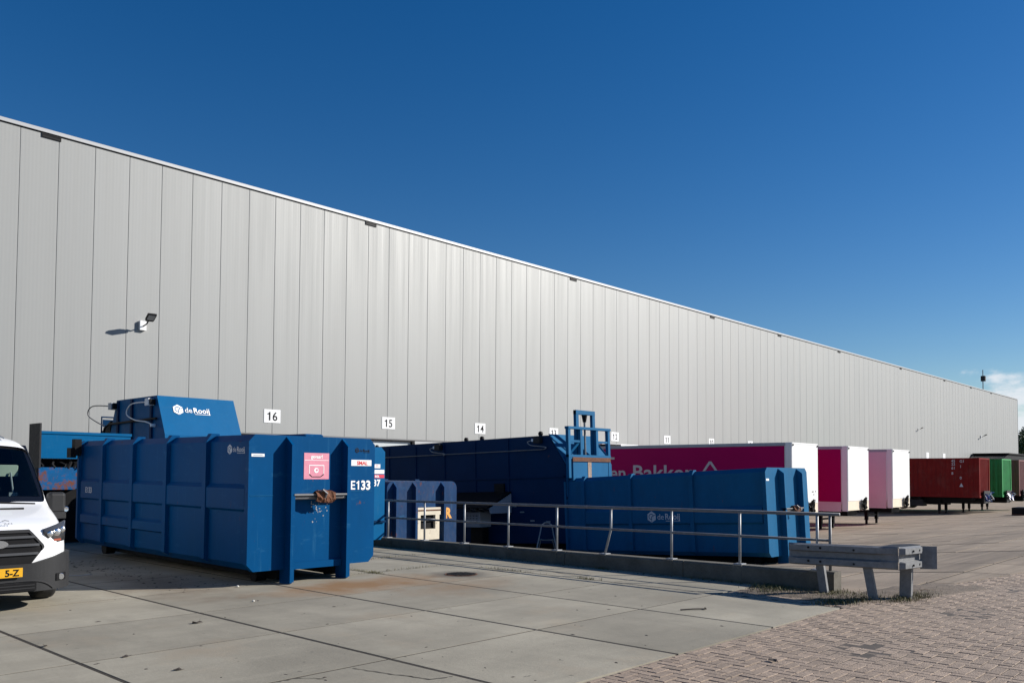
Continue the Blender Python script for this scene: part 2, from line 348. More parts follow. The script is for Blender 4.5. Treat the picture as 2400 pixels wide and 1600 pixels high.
def flat(poly, m, parent, loc, right, up, name, thick=0.002):
    b = MB(); n = len(poly)
    b.add([(p[0], p[1], 0) for p in poly]+[(p[0], p[1], thick) for p in poly],
          [tuple(range(n))[::-1], tuple(range(n, 2*n))]+[(i, (i+1) % n, n+(i+1) % n, n+i) for i in range(n)])
    o = b.build(name, m, parent)
    r_ = Vector(right).normalized(); u_ = Vector(up).normalized(); n_ = r_.cross(u_)
    o.matrix_local = Matrix(((r_.x, u_.x, n_.x, loc[0]), (r_.y, u_.y, n_.y, loc[1]), (r_.z, u_.z, n_.z, loc[2]), (0, 0, 0, 1)))
    return o
def rect(w_, h_): return [(0, 0), (w_, 0), (w_, h_), (0, h_)]
def brand_mark(parent, loc, right, up, h, m, bgm, dark=None):
    """hexagon mark with the ring cut out + the two words; loc = lower left corner, h = hexagon height"""
    r_ = Vector(right).normalized(); u_ = Vector(up).normalized(); n_ = r_.cross(u_); loc = Vector(loc)
    hx = [(h*0.5+0.5*h*math.sin(R(60*k))*0.98, h*0.5+0.5*h*math.cos(R(60*k))) for k in range(6)][::-1]
    flat(hx, m, parent, loc, r_, u_, 'emblem')
    ring = []
    for k in range(15): a = R(20+k*19); ring.append((h*0.46+0.27*h*math.cos(a), h*0.52+0.27*h*math.sin(a)))
    for k in range(14, -1, -1): a = R(20+k*19); ring.append((h*0.46+0.20*h*math.cos(a), h*0.52+0.20*h*math.sin(a)))
    b = MB(); n = 15
    b.add([(p[0], p[1], 0) for p in ring], [(i, i+1, 29-i-1, 29-i) for i in range(14)])
    for q in ([(0.47, 0.52), (0.5, 0.47), (0.97, 0.70), (0.95, 0.75)], [(0.46, 0.50), (0.53, 0.50), (0.53, 0.03), (0.49, 0.02)]):
        b.add([(p[0]*h, p[1]*h, 0) for p in q], [(0, 1, 2, 3)])
    o = b.build('emblem', bgm, parent); p = loc+n_*0.004
    o.matrix_local = Matrix(((r_.x, u_.x, n_.x, p.x), (r_.y, u_.y, n_.y, p.y), (r_.z, u_.z, n_.z, p.z), (0, 0, 0, 1)))
    p = loc+r_*h*1.07+u_*h*0.26+n_*0.002
    lettering('de', h*0.72, m, parent, p, r_, u_, 0.0)
    lettering('Rooij', h*0.72, m, parent, p+r_*h*0.79, r_, u_, h*0.012)
    flat(rect(h*1.45, h*.045), m, parent, p+r_*h*0.88-u_*h*0.16, r_, u_, 'print', .001)

def yard_z(y):
    P = [(-400, 0), (3.9, 0), (4.6, -0.03), (9, -0.46), (12.5, -0.68), (16, -0.86), (28.6, -1.2), (600, -1.25)]
    for (a, za), (b, zb) in zip(P, P[1:]):
        if y <= b: return za+(zb-za)*(y-a)/(b-a)
    return -1.25

# ------------------------------------------------------------------ ground, paving
WY = 28.4
b = MB()                                # one sheet of soil: flat terrace on the left, sinking dock yard on the right
ys = [-400, 3.6, 4.6, 6, 9, 12.5, 16, 22, 28.6, 200, 3000]
xs = [-3000, -60, 12.16, 12.20, 60, 150, 3200]
for x in xs:
    for y in ys:
        z = (-0.16 if y <= 29 else -1.4) if x <= 12.17 else yard_z(y)-0.16
        b.v.append((x, y, z))
ny = len(ys)
for i in range(len(xs)-1):
    for j in range(ny-1): b.f.append((i*ny+j, (i+1)*ny+j, (i+1)*ny+j+1, i*ny+j+1))
tag(b.build('ground', GROUNDM), kind='structure')

XJ = [-3.0, -1.05, 0.90, 2.86, 4.825, 6.80, 8.72, 10.58, 12.02]
YJ = [4.22]+[5.95+1.765*k for k in range(14)]
YJ = [y for y in YJ if y < 28.2]+[28.38]
bed = MB().box(-3.0, 10.58, 4.24, 28.38, -0.15, -0.0022).box(10.58, 12.02, 5.97, 28.38, -0.15, -0.0022).build('concrete_paving', SOIL)
tag(bed, kind='structure')
slabs = {}
for i in range(len(XJ)-1):
    for j in range(len(YJ)-1):
        x0, x1, y0, y1 = XJ[i], XJ[i+1], YJ[j], YJ[j+1]
        if x0 > 10 and y1 < 6: continue
        gx, gy = 0.021, 0.014
        key = (round(x1-x0, 2), round(y1-y0, 2))
        if key not in slabs:
            hx, hy = (x1-x0)/2-gx, (y1-y0)/2-gy
            slabs[key] = MB().box(-hx, hx, -hy, hy, -0.14, 0).mesh('concrete_slab', SLAB)
        o = link('concrete_slab', slabs[key], bed, ((x0+x1)/2, (y0+y1)/2, rnd.uniform(-0.0004, 0.0012)))
        o.rotation_euler = (rnd.uniform(-1, 1)*0.0003, rnd.uniform(-1, 1)*0.0003, rnd.uniform(-1, 1)*0.0012)

# dock yard: slabs that follow the ramp
XY = [12.24+1.98*k for k in range(66)]
YY = [4.30+1.76*k for k in range(14)]+[28.38]
ybed = MB()
for j in range(len(YY)-1):
    y0, y1 = YY[j], YY[j+1]; z0, z1 = yard_z(y0)-0.007, yard_z(y1)-0.007
    ybed.add([(12.22, y0, z0), (142, y0, z0), (142, y1, z1), (12.22, y1, z1)], [(0, 1, 2, 3)])
ybed = tag(ybed.build('dock_yard', SOIL), kind='structure')
far = MB(); ymesh = {}
for j in range(len(YY)-1):
    y0, y1 = YY[j]+0.020, YY[j+1]-0.020; hx = 0.99-0.018
    za, zb = yard_z(y0), yard_z(y1)
    def slab8(cx, dz):
        vs = [(cx+sx_*(hx-(0 if lv == 0 else 0.008)), yy_+(0.008 if yy_ == y0 else -0.008)*(lv > 0), zz_+dz-(0.13 if lv == 0 else (0.0 if lv == 2 else 0))) for lv in (0, 2) for (yy_, zz_) in ((y0, za), (y1, zb)) for sx_ in (-1, 1)]
        return vs, [(0, 2, 3, 1), (4, 5, 7, 6), (0, 1, 5, 4), (2, 6, 7, 3), (0, 4, 6, 2), (1, 3, 7, 5)]
    me = MB().add(*slab8(0, 0)).mesh('concrete_slab', SLABY)
    for i in range(len(XY)-1):
        cx = (XY[i]+XY[i+1])/2
        if i < 13: link('concrete_slab', me, ybed, (cx, 0, rnd.uniform(-0.003, 0.006)))
        else: far.add(*slab8(cx, rnd.uniform(-0.003, 0.006)))
yf = lambda x: max(3.30, 4.28-.16*(x-12))+.012
for i in range(len(XY)-1):
    a_, b_ = XY[i]+.018, XY[i+1]-.018; ya, yb = yf(a_), yf(b_)
    if yb > 4.1: continue
    vs = [(a_, ya, yard_z(ya)-.13), (b_, yb, yard_z(yb)-.13), (b_, 4.28, yard_z(4.28)-.13), (a_, 4.28, yard_z(4.28)-.13)]; vs += [(x, y, z+.128) for x, y, z in vs]
    fs = [(3, 2, 1, 0), (4, 5, 6, 7)]+[(q, (q+1) % 4, 4+(q+1) % 4, 4+q) for q in range(4)]
    if i < 6: MB().add(vs, fs).build('concrete_slab', SLABY, ybed)
    else: far.add(vs, fs)
tag(far.build('concrete_slab_field', SLABY, ybed), kind='stuff')

# brick road in herringbone
def ylim(x): return 4.208 if x < 10.60 else (5.94 if x < 11.93 else 4.28-0.16*(x-12))
def in_brick(x, y):
    return y < ylim(x)+0.10
rb = MB(); rb.box(-30, 60, -30, 3.4, -0.14, -0.010); rb.box(2, 12, 3.4, 4.215, -0.14, -0.010); rb.box(12, 18, 3.4, 4.215, -0.14, -0.040); rb.box(10.6, 11.95, 4.215, 5.95, -0.14, -0.010); rb.box(11.95, 14.0, 4.215, 4.3, -0.14, -0.045)
road = tag(rb.build('brick_road', mat('brick_joint_sand', (0.06375, 0.051, 0.04125), 0.95, var=0.4, scale=14, coords='World')), kind='structure')
A = 0.104; G = 0.0045
bh = MB().bbox(-A+G, A-G, -A/2+G, A/2-G, -0.06, 0, 0.004).mesh('paving_brick', BRICK)
bv = MB().bbox(-A/2+G, A/2-G, -A+G, A-G, -0.06, 0, 0.004).mesh('paving_brick', BRICK)
cand = []
for ix in range(int(3/A), int(19/A)):
    for iy in range(int(0.6/A), int(6.1/A)):
        k = (ix-iy) % 4
        if k == 0: cx, cy, v = ix*A+A, iy*A+A/2, 0
        elif k == 3: cx, cy, v = ix*A+A/2, iy*A+A, 1
        else: continue
        if not in_brick(cx, cy): continue
        ang = math.degrees(math.atan2(cx, cy))-47.1
        if ang > 33.5 or cx*fwd.x+cy*fwd.y < 5.0: continue
        cand.append((cx*fwd.x+cy*fwd.y, cx, cy, v))
cand.sort()
field = MB()
for n_, (d, cx, cy, v) in enumerate(cand):
    z = 0.003*math.sin(cx*2.1)+0.003*math.sin(cy*3.3+1)+rnd.uniform(-0.0025, 0.0025)-0.003
    hx, hy = (A/2-G, A-G) if v else (A-G, A/2-G)
    lim = min(ylim(cx-hx), ylim(cx+hx))-0.004; clip = cy+hy > lim
    if clip:
        y1_ = lim; y0_ = cy-hy
        if y1_-y0_ < 0.025: continue
        cy, hy = (y0_+y1_)/2, (y1_-y0_)/2
    if n_ < 290 and not clip:
        o = link('paving_brick', bv if v else bh, road, (cx+rnd.uniform(-.001, .001), cy+rnd.uniform(-.001, .001), z)); o.rotation_euler = (rnd.uniform(-1, 1)*.012, rnd.uniform(-1, 1)*.012, rnd.uniform(-1, 1)*.012)
    else:
        t1, t2 = rnd.uniform(-1, 1)*.012, rnd.uniform(-1, 1)*.012; rz = rnd.uniform(-1, 1)*.012
        q = 0.0035; vs = []
        for lv, ins in ((-0.05, 0), (-q, 0), (0, q)):
            for sx_, sy_ in ((-1, -1), (1, -1), (1, 1), (-1, 1)):
                px, py = sx_*(hx-ins), sy_*(hy-ins)
                vs.append((cx+px-rz*py, cy+py+rz*px, z+lv+px*t1+py*t2))
        field.add(vs, [(8, 9, 10, 11)]+[(k+i, k+(i+1) % 4, k+4+(i+1) % 4, k+4+i) for k in (0, 4) for i in range(4)])
tag(field.build('paving_brick_field', BRICKS, road), kind='stuff')

# trodden dirt around the guard rail
def blobby(name, cx, cy, rx, ry, rot, z, m, seed, n=56, h=0.02):
    r_ = random.Random(seed); ph = [r_.uniform(0, 6.28) for _ in range(5)]
    vs = []; fs = []; rings = 8
    for q in range(rings+1):
        f = q/rings
        for k in range(n):
            t = 2*math.pi*k/n; rad = 1+0.10*math.sin(3*t+ph[0])+0.08*math.sin(5*t+ph[1])+0.05*math.sin(11*t+ph[2])+0.03*math.sin(19*t+ph[3])
            x, y = rx*rad*f*math.cos(t), ry*rad*f*math.sin(t)
            zz = z+h*(1-f*f)+(r_.uniform(-1, 1)*0.006 if q < rings else -0.03)
            vs.append((cx+x*math.cos(rot)-y*math.sin(rot), cy+x*math.sin(rot)+y*math.cos(rot), zz))
    for q in range(rings):
        for k in range(n): fs.append((q*n+k, q*n+(k+1) % n, (q+1)*n+(k+1) % n, (q+1)*n+k))
    o = MB().add(vs, fs).build(name, m, None, True)
    return o
tag(blobby('dirt_patch', 11.55, 5.0, 0.55, 1.15, 0.35, -0.006, DIRT, 3), kind='structure')
tag(blobby('dirt_patch', 12.9, 4.02, 1.55, 0.52, -0.2, -0.004, DIRT, 5), kind='structure')

def grass(name, spots, n, hmax, seed, label):
    r_ = random.Random(seed); g = MB()
    for _ in range(n):
        cx, cy, sxx, syy = r_.choice(spots)
        x, y = r_.gauss(cx, sxx), r_.gauss(cy, syy); z = -0.01 if x < 12.2 else yard_z(y)-0.01
        a = r_.uniform(0, 6.28); h = hmax*r_.uniform(0.25, 1)**1.3; l_ = r_.uniform(0.2, 1.1)*h; wd = r_.uniform(0.002, 0.004)
        dx, dy = math.cos(a), math.sin(a)
        g.add([(x-dy*wd, y+dx*wd, z), (x+dy*wd, y-dx*wd, z), (x+dx*l_*.4+dy*wd*.7, y+dy*l_*.4-dx*wd*.7, z+h*.65), (x+dx*l_*.4-dy*wd*.7, y+dy*l_*.4+dx*wd*.7, z+h*.65), (x+dx*l_, y+dy*l_, z+h*.85)],
              [(0, 1, 2, 3), (3, 2, 4)])
    o = g.build(name, GRASSM); return tag(o, label, 'grass', kind='stuff')
grass('grass', [(11.45, 5.55, .22, .16), (11.6, 5.2, .2, .3), (11.75, 4.75, .2, .12), (11.5, 4.3, .28, .1), (11.95, 3.95, .25, .09), (12.3, 3.85, .3, .1), (11.75, 5.75, .1, .12), (11.0, 4.45, .2, .12)], 5200, 0.085, 1, 'dry grass tufts around the guard rail posts')
grass('weeds', [(8.72, 11.15, .05, .07), (8.72, 11.6, .03, .25), (9.4, 11.25, .5, .02), (10.58, 9.9, .02, .3), (10.58, 8.2, .02, .1), (11.9, 8.9, .04, .08), (11.9, 6.9, .05, .25), (11.88, 6.2, .05, .3), (8.72, 13.1, .02, .5), (10.4, 13.0, .5, .02)], 1500, 0.07, 2, 'thin weeds sprouting from slab joints and the kerb foot')

# kerb beam with the retaining face to the yard
kz = lambda y: 0.275-0.008*(y-5)
kerb = tag(MB().box(12.02, 12.30, 4.9, 28.3, -1.3, -0.05).build('kerb', KERBC), kind='structure')
y = 4.86
while y < 28:
    y1 = min(y+2.46, 28.2)
    bb = MB(); z0, z1 = kz(y), kz(y1)
    vs = []
    for yy_, zz_ in ((y+.006, z0), (y1-.006, z1)):
        vs += [(11.94, yy_, -0.1), (11.94, yy_, zz_-.03), (11.965, yy_, zz_), (12.18, yy_, zz_), (12.20, yy_, zz_-.02), (12.20, yy_, -0.1)]
    bb.add(vs, [(0, 1, 2, 3, 4, 5), (11, 10, 9, 8, 7, 6)]+[(i, 6+i, 6+(i+1) % 6, (i+1) % 6) for i in range(6)])
    bb.build('kerb_block', KERBC, kerb); y = y1

# ------------------------------------------------------------------ warehouse
wh = thing('warehouse', 'long silver-grey metal clad warehouse with number plates above its loading docks', 'warehouse', (0, WY, 0))
PX0 = 8.43-1.1*18; NPAN = 131
pan = MB(); Wp = 1.1-0.008
sec = [(0, 0.0), (0.012, -0.035), (Wp-0.012, -0.035), (Wp, 0.0)]
pan.prism([(0, 0.03), (0, -0.028), (0.008, -0.036), (Wp-0.008, -0.036), (Wp, -0.028), (Wp, 0.03)], 3.08, 12.10, 'z')
pme = pan.mesh('wall_panel', CLAD)
tall = MB(); tall.prism([(0, 0.03), (0, -0.028), (0.008, -0.036), (Wp-0.008, -0.036), (Wp, -0.028), (Wp, 0.03)], -0.10, 12.10, 'z')
tme = tall.mesh('wall_panel', CLAD)
for k in range(NPAN): link('wall_panel', tme if PX0+1.1*k < 14.9 else pme, wh, (PX0+1.1*k+0.004, 0, 0))
DX0 = 15.035
XE = PX0+1.1*NPAN
MB().box(PX0, XE, 0.032, 40, -1.3, 12.0).build('core_wall', mat('wall_gap_dark', (0.22, 0.22, 0.215), 0.9), wh)
MB().box(PX0+.01, DX0-.02, -0.020, 0.031, -0.09, 12.09).box(DX0-.01, XE-.01, -0.020, 0.031, 3.09, 12.09).build('seam_backing', mat('seam_grey', (0.22, 0.22, 0.215), 0.8), wh)
MB().box(DX0, XE, -0.012, 0.03, -1.3, 3.03).build('dock_wall', PLINTH, wh)
MB().box(PX0, XE+0.03, -0.055, 40.05, 12.14, 12.235).box(PX0, XE+0.03, -0.09, -0.052, 12.135, 12.245).build('roof_coping', COPING, wh)
MB().box(PX0, XE, -0.018, 0.031, 12.102, 12.133).build('shadow_gap', BLACK, wh)
MB().box(DX0, XE, -0.03, 0.028, 3.034, 3.075).build('drip_trim', mat('trim_dark', (0.16, 0.16, 0.165), 0.5), wh)
MB().box(XE+0.002, XE+0.06, -0.06, 0.2, 3.0, 12.11).build('corner_trim', COPING, wh)
for xh in (9.02, 21.46, 35.0, 49.7, 59.6, 70.8, 85.9, 99.8, 110.0, 118.9):
    o = MB().box(xh, xh+.56, -0.062, -0.038, 11.97, 12.118).build('overflow_outlet', BLACK, wh)
    MB().box(xh+.03, xh+.53, -0.068, -0.063, 12.0, 12.02).build('grille_bar', PLAST, o)
DOORX = [17.2+5.42*k for k in range(18)]
for k, dx in enumerate(DOORX):
    fr = MB(); fr.box(dx-1.55, dx-1.40, -0.17, -0.014, -0.05, 2.98).box(dx+1.40, dx+1.55, -0.17, -0.014, -0.05, 2.98).box(dx-1.55, dx+1.55, -0.17, -0.014, 2.985, 3.032)
    f_ = fr.build('door_frame', BLACK, wh)
    for q in range(5): MB().box(dx-1.395, dx+1.395, -0.05, -0.016, 0.02+q*0.592, 0.60+q*0.592).build('door_section', DOORM, f_)
    if k >= 4: MB().box(dx-1.7, dx+1.75, -0.55, -0.18, 3.05, 3.30).build('dock_shelter_head', WHITE if k == 4 else GREYBOX, wh)
# dock numbers
def sign(n_, x, z=3.74, lab=None):
    s_ = thing('dock_number_sign', lab or 'square white dock number plate reading %s' % n_, 'sign', (x, WY-0.037, z), group='dock number plates')
    MB().bbox(-0.35, 0.35, -0.012, 0, -0.25, 0.25, 0.003).build('plate', WHITE, s_)
    number(n_, 0.46, BLACK, s_, (-0.235 if len(n_) > 1 else -.13, -0.0145, -0.165), (1, 0, 0), (0, 0, 1), 0.006)
for n_, x, wh_ in (('16', 17.23, 'largest, above container E133'), ('15', 22.8, 'right above the pale dock door'), ('14', 28.3, 'above the long dark compactor'), ('13', 33.7, 'half hidden behind the compactor top'), ('12', 39.07, 'right of the blue lift frame'), ('11', 44.48, 'above the magenta trailer roof'), ('10', 49.8, 'cut off by the magenta trailer roof'), ('9', 55.2, 'barely peeping over the white trailer')):
    sign(n_, x, lab='white dock number plate reading %s, %s' % (n_, wh_))
for x, lab in ((94.0, 'tiny white dock plate above the red container, left of two'), (99.6, 'tiny white dock plate above the red container, right of two')):
    s_ = thing('dock_number_sign', lab, 'sign', (x, WY-0.037, 3.68), group='dock number plates'); MB().bbox(-0.42, 0.42, -0.012, 0, -0.36, 0.36, 0.003).build('plate', WHITE, s_)
# wall floodlights
def floodlight(x, z, lab, s=1.0):
    f_ = thing('floodlight', lab, 'floodlight', (x, WY-0.037, z), group='wall floodlights'); f_.scale = (s, s, s)
    MB().bbox(-0.11, 0.11, -0.11, 0, -0.15, 0.16, 0.01).build('junction_box', WHITE, f_)
    MB().tube([(0.0, -0.11, -0.02), (0.03, -0.30, 0.04), (0.05, -0.42, 0.16)], 0.022).build('arm', PLAST, f_)
    h = MB(); h.prism([(-0.11, 0.0), (0.11, 0.0), (0.14, 0.06), (0.14, 0.40), (-0.14, 0.40), (-0.14, 0.06)], -0.035, 0.025, 'y')
    for q in range(7): h.box(-0.125+q*.04, -0.108+q*.04, 0.0245, 0.045, 0.08, 0.38)
    o = h.build('lamp_head', BLACK, f_, loc=(0.05, -0.43, 0.14)); o.rotation_euler = (R(66), 0, R(-8))
    MB().box(-0.11, 0.11, -0.041, -0.036, 0.09, 0.37).build('lens', mat('lamp_lens', (0.35, 0.36, 0.37), 0.15), o)
floodlight(12.25, 6.5, 'black floodlight on white box near the left end of the grey wall')
floodlight(91.1, 6.3, 'small distant wall floodlight above the red container, left one', 0.65)
floodlight(114.0, 6.35, 'small distant wall floodlight near the far right wall corner', 0.95)

# ------------------------------------------------------------------ hook-lift containers
def hook_container(name, label, loc, rot, paint, Lc=6.35, Wd=2.26, H=2.19, ribs=(0.07, 1.32, 2.65, 3.95, 5.25, 6.28), ledges=True, plates=(-0.5, 0.5), p=0.16, lidmat=None, round_c=False, group='hook-lift waste containers', edge=None, hookbar=True):
    edge = edge or paint
    t = thing(name, label, 'waste container', loc, rot, group)
    hw = Wd/2; c = 0.10; zb = 0.21
    if round_c:
        rr_ = 0.17
        top = [(hw-rr_+rr_*math.cos(R(a)), H-rr_+rr_*math.sin(R(a))) for a in range(0, 91, 15)]
        poly = [(-hw, zb), (hw, zb)]+top+[(-x, z) for x, z in top[::-1]]
    else: poly = [(-hw+c, zb), (hw-c, zb), (hw, zb+c), (hw, H-c), (hw-c, H), (-hw+c, H), (-hw, H-c), (-hw, zb+c)]
    # shell: side walls set 7 cm in between ribs, full-size front frame
    ins = 0.07
    poly2 = [(x*(hw-ins)/hw, z) for x, z in poly]
    MB().prism(poly2, 0.10, Lc-0.02, 'y').build('shell', paint, t)
    MB().prism(poly, 0.0, 0.10, 'y').build('front_panel', paint, t)
    MB().prism(poly, Lc-0.02, Lc+0.05, 'y').build('rear_frame', paint, t)
    for yy in ribs:
        for sgn in (-1, 1):
            r_ = MB(); q = 0.055
            r_.prism([(sgn*(hw-ins-.01), zb+.05), (sgn*hw, zb+c), (sgn*hw, H-c), (sgn*(hw-c+.01), H+0.035), (sgn*(hw-c-.12), H+0.035), (sgn*(hw-c-.12), H-.01), (sgn*(hw-ins-.01), H-c-.05)], yy-q, yy+q, 'y')
            if 0.1 < yy < Lc-.1: r_.build('rib', paint, t)
    if ledges:
        for a, bq in zip(ribs, ribs[1:]):
            for sgn in (-1, 1):
                x0, x1 = sgn*(hw-ins-.005), sgn*(hw-.012)
                MB().prism([(x0, 1.06), (x1, 1.10), (x1, 1.40), (x0, 1.47)], a+.058, bq-.058, 'y').build('stiffener', paint, t)
                if a > 2: MB().prism([(x0, 0.60), (x1, 0.63), (x1, 0.77), (x0, 0.82)], a+.058, bq-.058, 'y').build('stiffener', paint, t)
    # plates of the front frame
    for xp in plates:
        MB().prism([(0.001, H-.02), (-p, H-.14), (-p, 0.02), (-p+.05, -0.0), (0.12, 0.0), (0.12, zb), (0.001, zb)], xp-.02, xp+.02, 'x').box(xp+.02, xp+.048, -p, -p+.02, 0.03, H-.15).build('hook_plate', paint, t)
    for sgn in (-.5, .5):
        MB().box(sgn-.07, sgn+.07, 0.125, Lc-.1, 0.05, zb-.002).build('skid_rail', BLACK, t)
        MB().lathe([(0.03, -.09), (0.095, -.09), (0.095, .09), (0.03, .09)], (sgn*1.28, 0.50, 0.10), 'x', 18).build('roller', BLACK, t)
        MB().lathe([(0.03, -.09), (0.12, -.09), (0.12, .09), (0.03, .09)], (sgn*1.3, Lc-.35, 0.12), 'x', 18).build('roller', BLACK, t)
    MB().box(-.43, .47, -0.045, -0.002, zb-.01, zb+.09).build('bottom_sill', edge, t)
    if hookbar:
        MB().tube([(-.47, -.10, 1.27), (.47, -.10, 1.27)], 0.032, 10).box(-.47, .47, -.17, -.03, 1.30, 1.325).build('hook_bar', STEELD, t)
        hk = MB(); r_ = random.Random(5); na, nb = 14, 9; vs = []
        prof = [(-.045, 1.24), (-.05, 1.31), (-.09, 1.352), (-.14, 1.36), (-.185, 1.335), (-.20, 1.29), (-.195, 1.25), (-.18, 1.22), (-.165, 1.20)]
        for i in range(na):
            fx = i/(na-1); bulge = math.sin(math.pi*min(1, max(0, fx)))
            for j, (py, pz) in enumerate(prof): vs.append((-.10+.34*fx+r_.uniform(-.012, .012), py-.02*bulge+r_.uniform(-.014, .014), pz+.02*bulge*(j < 5)-(j > 5)*.035*bulge*r_.random()+r_.uniform(-.015, .015)))
        hk.add(vs, [(i*nb+j, (i+1)*nb+j, (i+1)*nb+j+1, i*nb+j+1) for i in range(na-1) for j in range(nb-1)])
        hk.build('rag', RUST, t)
        MB().tube([(-.02, -.12, 1.33), (0, -.22, 1.38), (.05, -.24, 1.33), (.04, -.20, 1.26)], .018, 8).build('hook_eye', STEELD, t)
    return t, hw, H
e133, hw, H = hook_container('waste_container', 'blue hook-lift container reading E133 beside the white van', (7.47, 11.05, 0), (0.006, 0, 0), BLUE)
F = -0.0015
MB().bbox(0.62, 1.0, 1.25, 2.6, H+.001, H+.095, .02).build('roof_hatch', BLUE, e133)
brand_mark(e133, (0.73, F, 1.955), (1, 0, 0), (0, 0, 1), 0.085, BLACK, BLUE)
flat(rect(.40, .095), DECAL, e133, (0.66, F, 1.752), (1, 0, 0), (0, 0, 1), 'sticker'); lettering('SMAL', .085, REDTXT, e133, (0.77, F-.004, 1.768), (1, 0, 0), (0, 0, 1), .003, 1.05)
number('E133', .20, DECAL, e133, (0.65, F-.002, 1.375), (1, 0, 0), (0, 0, 1), .007, .98)
MB().box(.66, 1.08, -.006, -.001, 1.345, 1.352).build('weld_seam', BLUE2, e133); MB().box(-1.1, -.72, -.006, -.001, 1.30, 1.306).build('weld_seam', BLUE2, e133)
flat(rect(.21, .042), DECAL, e133, (-1.09, F, 1.868), (1, 0, 0), (0, 0, 1), 'sticker'); flat(rect(.15, .012), GREYBOX, e133, (-1.06, F-.003, 1.883), (1, 0, 0), (0, 0, 1), 'print', .001)
stk = flat(rect(.45, .40), PINKSTK, e133, (-.21, F, 1.54), (1, 0, 0), (0, 0, 1), 'warning_sticker', .003)
lettering('gevaar!', .075, DECAL, e133, (-.09, F-.005, 1.86), (1, 0, 0), (0, 0, 1), .002)
for (x, z, ww, hh) in ((-.20, 1.825, .43, .007), (-.12, 1.745, .27, .012), (-.12, 1.62, .010, .13), (.14, 1.62, .010, .13)): flat(rect(ww, hh), DECAL, e133, (x, F-.003, z), (1, 0, 0), (0, 0, 1), 'print')
flat([(-.12, .0), (-.07, -.04), (.09, -.04), (.15, .0), (.14, .012), (.085, -.028), (-.065, -.028), (-.11, .012)], BLACK, e133, (0, F-.003, 1.61), (1, 0, 0), (0, 0, 1), 'print')
flat([(.04*math.cos(R(a))+.01, .04*math.sin(R(a))) for a in range(0, 360, 30)], DECAL, e133, (0, F-.003, 1.675), (1, 0, 0), (0, 0, 1), 'print')
flat([(.018*math.cos(R(a))+.02, .018*math.sin(R(a))) for a in range(0, 360, 30)], PINKSTK, e133, (0, F-.006, 1.68), (1, 0, 0), (0, 0, 1), 'print')
r_ = random.Random(4)
for q in range(34):                                  # paint chipped off by the lifting hook
    x, z = r_.gauss(0.0, .09), 1.02+abs(r_.gauss(0, .12))-.14*(q < 8); s_ = r_.uniform(.003, .012)
    flat([(s_*r_.uniform(.5, 1.2)*math.cos(R(a)), s_*r_.uniform(.6, 1.6)*math.sin(R(a))) for a in range(0, 360, 60)], STEEL, e133, (x, F, z), (1, 0, 0), (0, 0, 1), 'paint_chip', .001)
sxn = -hw+.07-.0015
brand_mark(e133, (sxn, 0.74, 1.90), (0, -1, 0), (0, 0, 1), 0.15, DECALG, BLUE)
number('E133', .15, DECALG, e133, (-hw+.0085, 5.98, 1.20), (0, -1, 0), (0, 0, 1), .005)
MB().box(-hw-.10, -hw+.02, 6.25, 6.42, 1.9, 2.22).box(-hw-.16, -hw-.06, 6.3, 6.5, 1.86, 2.05).build('door_hinge', BLACK, e133)

e37, hw, H = hook_container('waste_container', 'blue container ending in number 37 standing half hidden behind container E133', (10.46, 14.52, 0), (0, 0, 0), BLUEL, Lc=6.0, ribs=(0.07, 1.2, 2.4, 3.6, 4.8, 5.93))
for (x, z, ww, hh, m_) in ((.84, 1.74, .16, .085, DECAL), (.84, 1.62, .27, .085, DECAL), (.84, 1.53, .27, .07, mat('red_band', (.62, .02, .06), .5))): flat(rect(ww, hh), m_, e37, (x, F, z), (1, 0, 0), (0, 0, 1), 'sticker')
lettering('*', .12, REDTXT, e37, (.885, F-.003, 1.72), (1, 0, 0), (0, 0, 1), .004); lettering('ROL', .06, DECAL, e37, (.86, F-.003, 1.543), (1, 0, 0), (0, 0, 1), .003)
number('E137', .19, DECAL, e37, (.63, F-.002, 1.36), (1, 0, 0), (0, 0, 1), .007, .93)
MB().box(hw-.35, hw+.002, -.05, -.003, .58, .62).build('bumper_bar', BLUED, e37)

c2, hw2, H2 = hook_container('waste_container', 'blue hook-lift container in the sunken yard behind the handrail', (19.58, 9.0, -0.47), (-0.052, 0, 0), BLUE2, Lc=6.0, H=2.29, ribs=(0.07, 2.0, 3.85, 5.4), ledges=False, plates=(-.45, .55), p=.15)
for a, bq in ((.13, 1.94), (2.06, 3.79), (3.91, 5.34)):
    MB().prism([(-hw2+.065, .98), (-hw2+.015, 1.02), (-hw2+.015, 1.34), (-hw2+.065, 1.40)], a, bq, 'y').build('stiffener', BLUE2, c2)
brand_mark(c2, (-hw2+.0135, 3.33, 1.04), (0, -1, 0), (0, 0, 1), 0.29, DECALG, BLUE2)
flat(rect(.14, .05), DECAL, c2, (-1.10, F, 1.98), (1, 0, 0), (0, 0, 1), 'sticker')

ru, hw3, H3 = hook_container('waste_container', 'faded navy rusty container with white hook frame at the sunken yard edge', (13.72, 15.7, yard_z(15.7)), (0, 0, 0), BLUE3, Lc=5.5, H=2.28, Wd=2.24, ribs=(0.07, 1.4, 2.7, 4.0, 5.43), ledges=False, round_c=True, plates=(-.92, -.32, .60), p=.13, hookbar=False, edge=STEELD)
z0 = -yard_z(15.7)
CREAM = mat('cream_paint', (0.624, 0.56, 0.432), .6, var=.12, scale=8, rust=.35, rscale=9)
for args in ((-.28, .50, z0+.62, z0+.80), (-.28, .46, z0+.02, z0+.28), (-.28, -.15, z0+.28, z0+.62), (.33, .46, z0+.28, z0+.62)): MB().box(args[0], args[1], -.09, -.003, args[2], args[3]).build('hook_frame', CREAM, ru)
MB().box(-.145, .325, -.02, -.002, z0+.285, z0+.615).build('hook_recess', BLACK, ru)
